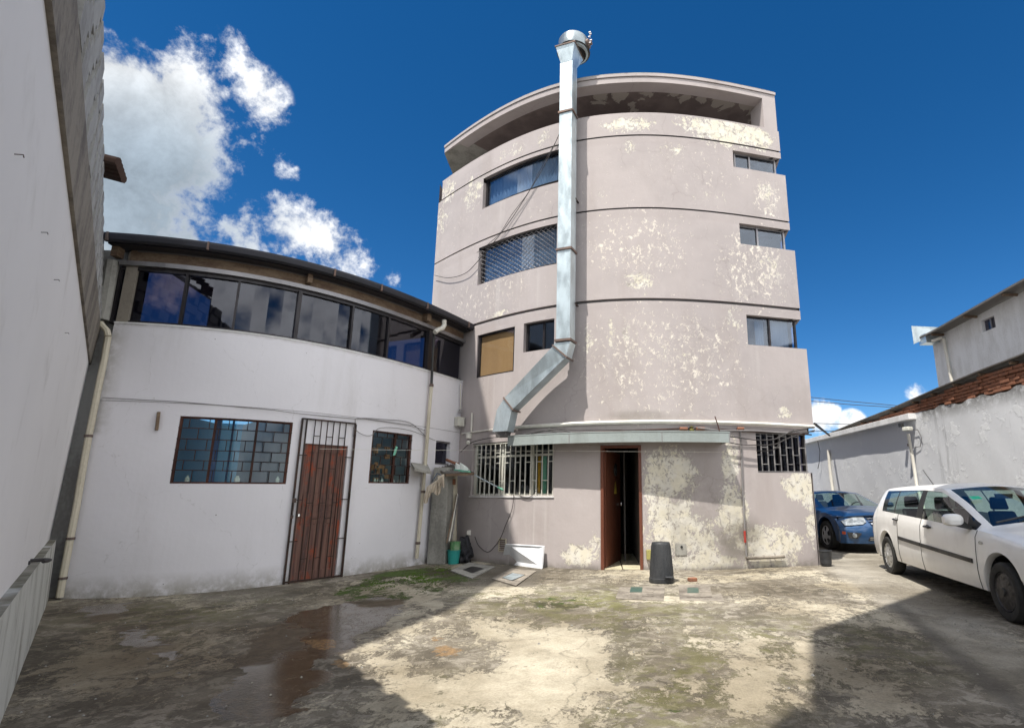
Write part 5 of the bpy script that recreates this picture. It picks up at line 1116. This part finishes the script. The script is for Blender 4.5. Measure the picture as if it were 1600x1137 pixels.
MB().add([TW(3.14+.05*math.cos(t), surf(GW_, xsW, 3.14, .78, NBW)+.004, .78+.022*math.sin(t)) for t in np.linspace(0, 2*math.pi, 11)[:-1]], [tuple(range(10))]).build('side_indicator', 'lens', hatch)
def interior(root, T, half, seats, dash, wheel_at):
    for x, s_ in seats:
        st = MB().hexa([T(x-.05,s_-.22,.35),T(x+.5,s_-.22,.35),T(x+.5,s_+.22,.35),T(x-.05,s_+.22,.35),T(x-.05,s_-.22,.55),T(x+.5,s_-.2,.58),T(x+.5,s_+.2,.58),T(x-.05,s_+.22,.55)])
        st.hexa([T(x-.10,s_-.21,.5),T(x+.06,s_-.21,.5),T(x+.06,s_+.21,.5),T(x-.10,s_+.21,.5),T(x-.28,s_-.17,1.08),T(x-.18,s_-.17,1.08),T(x-.18,s_+.17,1.08),T(x-.28,s_+.17,1.08)])
        st.hexa([T(x-.30,s_-.12,1.10),T(x-.21,s_-.12,1.10),T(x-.21,s_+.12,1.10),T(x-.30,s_+.12,1.10),T(x-.33,s_-.10,1.28),T(x-.25,s_-.10,1.28),T(x-.25,s_+.10,1.28),T(x-.33,s_+.10,1.28)]); st.build('seat', 'seat', root, bevel=.03)
    a, b = dash; MB().hexa([T(a,-half*.85,.5),T(b,-half*.85,.5),T(b,half*.85,.5),T(a,half*.85,.5),T(a+.1,-half*.85,.93),T(b,-half*.85,.95),T(b,half*.85,.95),T(a+.1,half*.85,.93)]).build('dashboard', 'seat', root, bevel=.03)
    x, s_ = wheel_at; MB().tube([T(x+.10*math.sin(t), s_+.18*math.cos(t), .93+.16*math.sin(t)) for t in np.linspace(0, 2*math.pi, 21)[:-1]], .014, 6, closed=True).build('steering_wheel', 'seat', root, smooth=True)
interior(hatch, TW, HALF, [(1.5,.38),(1.5,-.38),(.35,.4),(.35,-.4)], (2.55,3.05), (2.3,-.38))
MB().hexa([TW(2.15,-.10,1.27),TW(2.17,-.10,1.27),TW(2.17,.10,1.27),TW(2.15,.10,1.27),TW(2.15,-.11,1.33),TW(2.17,-.11,1.33),TW(2.17,.11,1.33),TW(2.15,.11,1.33)]).build('rear_view_mirror', 'trim', hatch)
# ---- blue saloon
FA = np.array([5.47, 13.79, 0]); ub_ = np.array([.06, -1, 0]); ub_ /= np.linalg.norm(ub_); nb_ = np.array([ub_[1], -ub_[0], 0]); HB = 1.04
if nb_[0] > 0: nb_ = -nb_
blue = thing('blue_saloon', 'blue saloon car with chrome grille half hidden behind the corner of the grey building', 'car', tuple(FA-ub_*1.4-nb_*HB))
def TB(L, s, z): p = FA+ub_*(L-2.9)+nb_*(s-HB); return (p[0], p[1], z)
keysB = [(-1.05,.62,-1.05,.66,.7,.7,.86,.34),(-.98,.88,-.96,.93,.75,.97,.92,.3),(-.5,.93,-.35,1.0,.78,1.04,.97,.24),(-.1,.93,.55,1.30,.70,1.35,1,.22),(.6,.93,.9,1.345,.70,1.395,1,.22),(1.4,.925,1.35,1.32,.70,1.375,1,.22),(2.3,.92,2.40,.945,.84,1.00,1,.22),
    (2.9,.87,2.95,.91,.80,.96,.99,.22),(3.4,.80,3.45,.84,.72,.89,.95,.22),(3.50,.78,3.56,.80,.76,.84,.945,.21)]
xsB, GB_, oB, NBB = car(blue, TB, keysB, HB, (0.0, 2.9), .335, .40, 'car_blue', [.3, 1.1, 2.15], {'side': [(.0,1.0),(1.12,2.0)], 'wind': (1.5, 2.26), 'rear': (-.48, -.12), 'bow': .14}, pillars=((.95,1.15),))
for s_, sg in ((HB-.02, 1), (-HB+.02, -1)):
    wheel(blue, TB, 0, s_, .335, .21, 'hubcap', 'alloy', sg); wheel(blue, TB, 2.9, s_, .335, .21, 'hubcap', 'alloy', sg)
interior(blue, TB, HB, [(.9,.45),(.9,-.45),(-.05,.4),(-.05,-.4)], (1.95,2.3), (1.7,-.45))
def fpt(s, z, o=.0):
    # the nose surface at lateral s and height z
    best = 0
    i = None
    x = np.interp(z, [.20,.36,.50,.60,.70,.80], [3.86,3.89,3.87,3.84,3.72,3.58])
    x -= .26*(abs(s)/HB)**3.2; return TB(x+o, s, z)
def npatch(poly, o, th=.03):
    vs = [fpt(s, z, o) for s, z in poly]+[fpt(s, z, o-th) for s, z in poly]; n = len(poly); return MB().add(vs, [tuple(range(n)), tuple(range(n, 2*n))[::-1]]+[(i, (i+1) % n, n+(i+1) % n, n+i) for i in range(n)])
nose = MB(); ss_ = np.linspace(-HB*.985, HB*.985, 35); zz_ = [.21,.27,.34,.42,.50,.58,.66,.74,.80]
nose.grid([[fpt(s, z, .0) for z in zz_] for s in ss_]); nose.grid([[fpt(HB*.985, z), TB(3.48, HB*.955, z)] for z in zz_]); nose.grid([[fpt(-HB*.985, z), TB(3.48, -HB*.955, z)] for z in zz_]); nose.grid([[fpt(s, .80), TB(3.50, s*.97, .835-.05*(abs(s)/HB)**2)] for s in ss_]); nb1 = nose.build('bumper', 'car_blue', blue, smooth=True)
npatch([(.42,.80),(.60,.795),(.95,.70),(.93,.60),(.80,.605),(.55,.63),(.44,.68)], .035).build('headlight', 'lens', blue, bevel=.01); npatch([(-.42,.80),(-.60,.795),(-.95,.70),(-.93,.60),(-.80,.605),(-.55,.63),(-.44,.68)], .035).build('headlight', 'lens', blue, bevel=.01)
npatch([(-.40,.79),(.40,.79),(.34,.55),(-.34,.55)], .02).build('grille', 'trim', blue)
for z, hw_ in ((.765,.40),(.705,.385),(.645,.37),(.585,.35)): npatch([(-hw_,z+.018),(0,z+.018),(hw_,z+.018),(hw_,z-.018),(0,z-.018),(-hw_,z-.018)], .05).build('grille_bar', 'chrome', blue, bevel=.006)
em = npatch([(.13*math.cos(t), .675+.045*math.sin(t)) for t in np.linspace(0, 2*math.pi, 19)[:-1]], .075); em.build('emblem', 'chrome', blue); npatch([(.115*math.cos(t), .675+.034*math.sin(t)) for t in np.linspace(0, 2*math.pi, 19)[:-1]], .082).build('emblem_plate', 'car_blue', blue)
for sg in (1, -1):
    npatch([(sg*.62,.44),(sg*.90,.46),(sg*.88,.33),(sg*.72,.32)], .02).build('fog_lamp_bezel', 'trim', blue); c = fpt(sg*.78, .385, .03)
    MB().lathe([(0,.03),(.05,.02),(.055,0)], c, 14, M=Matrix.Rotation(math.radians(90), 3, 'X')).build('fog_lamp', 'lens', blue, smooth=True)
    npatch([(sg*.93,.47),(sg*.99,.47),(sg*.99,.41),(sg*.93,.41)], .01).build('side_marker', 'amber', blue)
npatch([(-.45,.37),(.45,.37),(.50,.27),(-.50,.27)], .015).build('lower_grille', 'trim', blue)
for z in (.30,.34): npatch([(-.46,z+.006),(0,z+.006),(.46,z+.006),(.46,z-.006),(0,z-.006),(-.46,z-.006)], .03).build('grille_bar', 'hubcap', blue)
npatch([(-.2,.50),(.2,.50),(.2,.36),(-.2,.36)], .04).build('number_plate', paint('blue plate', (.02,.10,.28), 0), blue, label='plain blue number plate without lettering')
mm = MB(); prm = []
for k in range(7):
    t = k/6; prm.append([TB(2.02+.08*math.cos(a)*(1-.4*(2*t-1)**4), -HB-.02-.22*t, 1.02+.075*math.sin(a)*(1-.4*(2*t-1)**4)) for a in np.linspace(0, 2*math.pi, 13)])
mm.grid(prm); mm.add(prm[-1][:12], [tuple(range(12))]); mm.build('wing_mirror', 'car_blue', blue, smooth=True)
mm = MB(); prm = []
for k in range(7):
    t = k/6; prm.append([TB(2.02+.08*math.cos(a)*(1-.4*(2*t-1)**4), HB+.02+.22*t, 1.02+.075*math.sin(a)*(1-.4*(2*t-1)**4)) for a in np.linspace(0, 2*math.pi, 13)])
mm.grid(prm); mm.add(prm[-1][:12], [tuple(range(12))]); mm.build('wing_mirror', 'car_blue', blue, smooth=True)
# ================================================================ SMALL THINGS IN THE YARD
bx, by = on_z(1036, 912)[:2]; by += .17; KB = .74
bn = thing('rubbish_bin', 'tall black plastic bin standing upside down beside the brown door', 'bin', (bx, by, 0))
MB().lathe([(r_*.80, h_*KB) for r_, h_ in [(0,.80),(.13,.81),(.17,.80),(.18,.785),(.185,.76),(.235,.10),(.245,.095),(.248,.02),(.24,0),(.22,0),(.215,.05)]], (bx, by, 0), 28).build('tub', 'bin', bn, smooth=True)
rb = MB()
for k in range(22):
    a = 2*math.pi*k/22; rb.bar((bx+.150*math.cos(a), by+.150*math.sin(a), .545), (bx+.185*math.cos(a), by+.185*math.sin(a), .12), .006)
rb.build('rib', 'bin', bn)['kind'] = 'stuff'; hx, hy = bx+.09, by-.185; MB().tube([(hx-.06,hy,.05),(hx-.05,hy-.03,.10),(hx+.05,hy-.02,.10),(hx+.06,hy+.02,.05)], .012, 6).box((hx,hy,.10), (.13,.05,.02)).build('handle', 'bin', bn)
MB().lathe([(.136,.596),(.12,.585),(0,.58)], (bx, by, 0), 28).build('base_disc', 'bin', bn)
x_, y_ = on_z(1293, 885)[:2]; y_ += .1
b2 = thing('black_bucket', 'small black bucket at the right corner of the grey building', 'bucket', (x_+.02, y_, 0)); MB().lathe([(0,0),(.085,0),(.095,.02),(.115,.26),(.122,.265),(.122,.285),(.112,.285),(.10,.05),(0,.04)], (x_+.02, y_, 0), 22).build('tub', 'bin', b2, smooth=True)
bdp = [on_z(783, 879.5), on_z(846, 888.5)]; tp = [GR.P(789.5,848.5,.10), GR.P(849,855,.10)]
mb = MB(); nrm_ = np.cross(np.array(bdp[1])-bdp[0], np.array(tp[0])-bdp[0]); nrm_ /= np.linalg.norm(nrm_); nrm_ = -nrm_ if nrm_[1] > 0 else nrm_
q = [np.array(bdp[0]), np.array(bdp[1]), np.array(tp[1]), np.array(tp[0])]; q[2][2] = q[3][2] = (q[2][2]+q[3][2])/2
mb.hexa([tuple(v-nrm_*.035) for v in q]+[tuple(v) for v in q]).build('leaning_board', 'board', None, 'white rectangular board leaning against the grey wall by the shadow edge', 'board')
br = on_z(1082, 908); MB().box((br[0], br[1], .03), (.13,.10,.055), .3).build('loose_brick', 'brick', None, 'broken piece of pink brick on the ground right of the black bin', 'brick', bevel=.01)
# covers set in the yard
def quadprism(pts, z0, z1): P = [on_z(*p)[:2] for p in pts]; return MB().prism([tuple(p) for p in P][::-1], z0, z1)
def frame(pts, inn, z1):
    O = [on_z(*p)[:2] for p in pts]; I = [on_z(*p)[:2] for p in inn]; mb = MB(); n = 4
    for i in range(4):
        j = (i+1) % 4; mb.prism([tuple(O[i]), tuple(O[j]), tuple(I[j]), tuple(I[i])][::-1], .0, z1)
    return mb
dc = thing('square_drain', 'square drain with a dark hole and raised concrete rim in the shaded corner', 'drain', on_z(737, 892))
frame([(704,892),(733,879),(773,886),(737,904)], [(722,891),(738,885),(758,889),(738,896.5)], .015).build('rim', 'concrete', dc); quadprism([(722,891),(738,885),(758,889),(738,896.5)], .004, .012).build('dark_water', 'trim', dc)
ic = thing('inspection_cover', 'flush concrete cover with a small grey plate lying across the shadow edge', 'cover', on_z(800, 900))
frame([(768,904),(798,888),(838,892),(806,915)], [(783,903),(800,895),(822,898),(801,908)], .008).build('rim', 'concrete_dark', ic); quadprism([(785,903),(801,896),(819,899),(800,907)], .006, .014).build('plate', 'galv', ic)
for nm, lb, O_, tiles in (('tiled_cover', 'low concrete cover with a dark green tile left of the bin', [(968,918),(1039,915),(1037,939),(962,935)], [((986,918),(1004,918),(1003,926),(984,926)), ((1005,918),(1022,919),(1021,926),(1004,926)), ((983,927),(1003,927),(1002,932),(980,932)), ((1004,927),(1021,927),(1021,933),(1003,933))]),
                          ('tiled_cover', 'low concrete cover with green and pale tiles right of the bin', [(1060,914),(1120,913),(1132,940),(1062,938)], [((1074,919),(1091,919),(1092,927),(1074,927)), ((1092,919),(1110,919),(1111,927),(1093,927)), ((1074,928),(1092,928),(1092,934),(1073,934)), ((1093,928),(1112,928),(1113,934),(1093,934))])):
    tcv = thing(nm, lb, 'cover', on_z(*O_[0])); quadprism(O_, -.01, .010).build('slab', 'concrete_dark', tcv)
    for i, tl_ in enumerate(tiles): quadprism(tl_, .010, .014+.003*(i % 2)).build('tile', ['tile_green', 'concrete_dark', 'concrete_dark', 'concrete_dark'][i] if nm else '', tcv)
# lean-to in the corner: pillar, sheet, shoes, clothes, sticks, buckets, bags
px_, py_ = -3.17, 11.33
pil = thing('concrete_pillar', 'rough concrete pillar carrying the small sheet roof in the shaded corner', 'pillar', (px_, py_, 0)); MB().hexa([(px_-.20,py_-.12,0),(px_+.16,py_-.16,0),(px_+.20,py_+.20,0),(px_-.16,py_+.24,0),(px_-.18,py_-.10,1.86),(px_+.12,py_-.14,1.86),(px_+.16,py_+.18,1.86),(px_-.14,py_+.22,1.86)]).build('shaft', 'concrete', pil, bevel=.012)
def on_yz(x, y, Y): return tuple(on_y(x, y, Y))
lt = thing('corner_sheet_roof', 'small grey corrugated sheet roof in the inner corner under the little window', 'roof', (px_, py_, 1.9))
q = [np.array(on_yz(667,724.5,11.9)), np.array(on_yz(700,722,12.1)), np.array(on_yz(741,737.5,11.25)), np.array(on_yz(696,739.5,10.95))]
G_ = []
for i in range(25):
    t = i/24; a_ = q[0]*(1-t)+q[1]*t; b_ = q[3]*(1-t)+q[2]*t; h = .012*math.sin(i*math.pi/2); G_.append([tuple(a_+[0,0,h]), tuple((a_+b_)/2+[0,0,h]), tuple(b_+[0,0,h])])
mb = MB().grid(G_); mb.grid([[tuple(np.array(p)-[0,0,.012]) for p in r] for r in G_]).build('sheet', 'zinc_roof', lt)
MB().bar(q[3]-[0,0,.03], q[2]-[0,0,.03], .04, .05).build('edge_batten', 'fascia', lt)
pn_ = thing('hut_panel', 'pale panel with a brown tile behind the pillar under the sheet roof', 'panel', on_yz(703,800,11.55)); MB().hexa([on_yz(694,872,11.6), on_yz(712.5,868,11.75), on_yz(714,866,11.9), on_yz(696,870,11.75), on_yz(697,739,11.5), on_yz(713.5,740,11.6), on_yz(715,739,11.75), on_yz(699,738,11.65)]).build('panel', 'pvc_cream', pn_); MB().hexa([on_yz(700,757,11.43), on_yz(712,757,11.45), on_yz(712,757,11.55), on_yz(700,757,11.53), on_yz(700,748,11.43), on_yz(712,748,11.45), on_yz(712,748,11.55), on_yz(700,748,11.53)]).build('tile', 'brick', pn_)
for i, (x0, y0, x1, y1, Y0, Y1, lb, mt_) in enumerate(((698,848,714,772,10.9,11.6,'leftmost dark stick leaning in the shaded corner','fascia'),(702,845,715,771,10.95,11.6,'pale broom stick leaning between two others in the corner','pvc'),(706,842,716,773,11.0,11.62,'grey mop stick nearest the window leaning in the corner','alu'))):
    MB().tube([on_yz(x0,y0,Y0), on_yz(x1,y1,Y1)], .012, 6).build('stick', mt_, None, lb, 'stick', 'sticks leaning in the corner')
lp_ = thing('long_pole', 'long pale pole lying from the sheet roof down across the barred window', 'pole', on_yz(740,748,11.0)); MB().tube([on_yz(715,728,11.5), on_yz(785,764.5,10.95)], .013, 8).build('shaft', 'galv', lp_, smooth=True); MB().tube([on_yz(778,761,11.0), on_yz(786,765,10.94)], .02, 8).build('tip', 'mint', lp_, smooth=True)
MB().tube([on_yz(698,718,11.6), on_yz(707,722,11.5), on_yz(716,725,11.45)], .03, 8).build('broom_head', 'brick', None, 'reddish broom head resting on the back of the sheet roof', 'broom', smooth=True)
for k, (x, y, Y, lb) in enumerate(((712,731,11.35,'left white trainer drying on the sheet roof'), (719,731.5,11.3,'right white trainer with green heel drying on the sheet roof'))):
    c = np.array(on_yz(x, y, Y)); sh_ = MB(); pr_ = []
    for i in range(9):
        t = i/8; w = .045*(math.sin(math.pi*min(1, t*1.1+.12))**.5 if t < .9 else .6); h = .10*(1-t)**.7+.045
        pr_.append([(c[0]+.26*t*.8+w*math.cos(a)*.3, c[1]-.26*t*.4+w*math.cos(a), c[2]-.03-.04*t+max(0, h*math.sin(a))) for a in np.linspace(0, math.pi, 7)])
    sh_.grid(pr_); so_ = thing('trainer', lb, 'shoe', tuple(c), 'trainers on the sheet roof'); sh_.build('upper', 'white_cloth', so_, smooth=True)
    MB().hexa([(c[0]-.02,c[1]-.05,c[2]-.05),(c[0]+.21,c[1]-.16,c[2]-.09),(c[0]+.24,c[1]-.08,c[2]-.09),(c[0],c[1]+.05,c[2]-.05),(c[0]-.02,c[1]-.05,c[2]-.02),(c[0]+.21,c[1]-.16,c[2]-.06),(c[0]+.24,c[1]-.08,c[2]-.06),(c[0],c[1]+.05,c[2]-.02)]).build('sole', 'mint', so_)
# clothes hanging from the edge of the sheet roof
for x0, y0, x1, y1, w_, Y, lb in ((667,746,694,742,40,10.85,'cream frilled cloth hanging from pegs at the pillar'), (684,741,694,740,30,10.8,'second cream cloth hanging higher beside the frilled one')):
    G_ = []; n = 26; hgt = 30 if w_ == 40 else 22
    for i in range(n+1):
        t = i/n; c_ = []
        for j in range(9):
            u = j/8; X_ = x0+(x1-x0)*t-6*u*(w_ == 40); Yp = y0+(y1-y0)*t+(14 if w_ == 40 else 3)*(1-t)*1+hgt*u*(.8+.3*math.sin(t*9)*.6); c_.append(tuple(np.array(on_yz(X_, Yp, Y))+np.array([0, .035*math.sin(t*34)*u, 0])))
        G_.append(c_)
    MB().grid(G_).build('cloth', 'cloth', None, lb, 'cloth', 'cloths hanging at the pillar', smooth=True)
hk = thing('clothes_hanger', 'small dark clothes hanger holding the cream cloth', 'hanger', on_yz(680,742,10.85)); MB().tube([on_yz(676,751,10.85), on_yz(683,739,10.85), on_yz(691,743,10.85)], .008, 5).build('wire', 'car_blue', hk)
c = np.array(on_yz(709, 866, 11.28)); c[1] -= .1
bk_ = thing('teal_bucket', 'teal plastic bucket on the ground in the shaded corner', 'bucket', (c[0], c[1]+.1, 0)); MB().lathe([(0,0),(.10,0),(.125,.24),(.132,.245),(.132,.26),(.12,.26),(.095,.03),(0,.03)], (c[0], c[1]+.1, 0), 20).build('tub', 'teal', bk_, smooth=True)
gc = thing('green_can', 'green and white paint can standing on the teal bucket', 'can', (c[0]+.02, c[1]+.1, .25)); MB().lathe([(0,.235),(.10,.235),(.10,.40),(.104,.405),(.104,.415),(.095,.42),(0,.415)], (c[0]+.02, c[1]+.1, 0), 20).build('can_body', 'green_can', gc, smooth=True)
bm_ = bmesh.new(); bmesh.ops.create_icosphere(bm_, subdivisions=4, radius=1)
cb = np.array(on_yz(725, 858, 11.42)); cb[1] -= .25
for v in bm_.verts:
    n_ = v.co.copy(); r_ = 1+.12*math.sin(n_.x*9+n_.z*6)+.10*math.sin(n_.y*11-n_.z*8)+.06*math.sin(n_.x*21+n_.y*17)
    v.co = Vector((n_.x*.17*r_, n_.y*.13*r_, max(-.19, n_.z*.25*r_)+(.05 if n_.z > .8 else 0)))
me = bpy.data.meshes.new('rubbish_bag'); bm_.to_mesh(me); bm_.free(); me.shade_smooth(); me.materials.append(MT['bag']); o = bpy.data.objects.new('rubbish_bag', me); S.collection.objects.link(o); o.location = (cb[0], cb[1]+.25, .19); o['label'] = 'black rubbish bag slumped beside the teal bucket'; o['category'] = 'bag'
q = GR.P(733.5, 832, .02); MB().box(q, (.12,.03,.10), .6).build('socket', 'pvc', None, 'small white wall socket above the rubbish bag', 'socket', bevel=.008)
vt = thing('wall_vent', 'cream framed vent grille low on the grey wall behind the leaning board', 'vent', GR.P(785,850,.02)); a0, z0 = GR.hit(779,861); a1, z1 = GR.hit(792,841)
MB().strip(GR, a0, a1, z0, z0+.02, 0, .02, 1).strip(GR, a0, a1, z1-.02, z1, 0, .02, 1).strip(GR, a0, a0+.0018, z0, z1, 0, .02, 1).strip(GR, a1-.0018, a1, z0, z1, 0, .02, 1).build('frame', 'pvc_cream', vt)
for i in range(6): z = z0+.03+(z1-z0-.06)*i/5; MB().strip(GR, a0+.0018, a1-.0018, z-.008, z+.004, .0, .014, 1).build('slat', 'fascia', vt)
dm = thing('dome_camera', 'small white junction box with a round camera beside the barred window', 'camera', GR.P(734,690,.05)); MB().box(GR.P(732.5,681,.05), (.11,.07,.11), .6).build('junction_box', 'pvc', dm, bevel=.006); MB().lathe([(0,.05),(.035,.045),(.045,.0),(.02,-.02)], GR.P(732,691,.10), 14, M=Matrix.Rotation(math.radians(110), 3, 'X')).build('camera_ball', 'white_metal', dm, smooth=True)
cl_ = thing('wall_tap_box', 'square cement patch with a small black hole right of the bin', 'patch', GR.P(1064,858,.01)); a0, z0 = GR.hit(1055,867); a1, z1 = GR.hit(1072,849); MB().strip(GR, a0, a1, z0, z1, 0, .012, 1).build('cement_plate', 'concrete', cl_); MB().lathe([(0,.0),(.022,0),(.022,.01),(0,.01)], GR.P(1065,854,.014), 12, M=Matrix.Rotation(math.radians(90), 3, 'X')).build('hole_rim', 'trim', cl_)
yb_ = thing('yellow_tap_box', 'small yellowish box on the wall just left of the black bin', 'box', GR.P(1014,866,.03)); MB().box(GR.P(1014.5,866,.05), (.10,.09,.16), 0).build('case', dirty('faded yellow box', (.36,.33,.10), (.2,.18,.1), .8), yb_)
# lamps seen lit in the upper room
for x, y in ((400,515),(411,517),(553,545),(564,548)):
    pass
# pebbles and litter on the concrete
G1_ = MB()
for i in range(420):
    x = random.uniform(-5.5, 5.5); y = random.uniform(3.8, 10.2); s_ = random.uniform(.004, .012)*(1 if random.random() < .94 else 2)
    G1_.add([(x-s_,y,.0),(x,y-s_,.0),(x+s_,y,.0),(x,y+s_,.0),(x,y,s_*.9)], [(0,1,4),(1,2,4),(2,3,4),(3,0,4)])
G1_.build('grit', 'concrete', None, 'loose grit scattered over the worn yard concrete', 'grit', None, 'stuff')
mo = MB()
mp = gpoly((540,922),(600,893),(692,886),(708,912),(650,932),(575,942)); MPX = np.array(mp); lo_, hi_ = MPX.min(0), MPX.max(0); pts = rng.uniform(lo_, hi_, (3800, 2)); fld = polyfield(pts[:,0], pts[:,1], mp, .12)
for (x, y), f_ in zip(pts, fld):
    if rng.random() > f_ or math.sin(x*7+y*5)+math.sin(x*13-y*9)+rng.normal()*.5 < .2: continue
    s_ = rng.uniform(.006, .02); h = s_*rng.uniform(.5, 1.0); mo.add([(x-s_,y-s_*.5,.0),(x+s_*.5,y-s_,.0),(x+s_,y+s_*.6,.0),(x-s_*.4,y+s_,.0),(x+rng.uniform(-.3,.3)*s_,y,h)], [(0,1,4),(1,2,4),(2,3,4),(3,0,4)])
mo.build('moss', dirty('bright moss', (.06,.11,.008), (.03,.05,.01), .95, 0, sc=8, stretch=(1,1,1)), None, 'patch of bright green moss on the shaded concrete near the inner corner', 'moss', None, 'stuff')
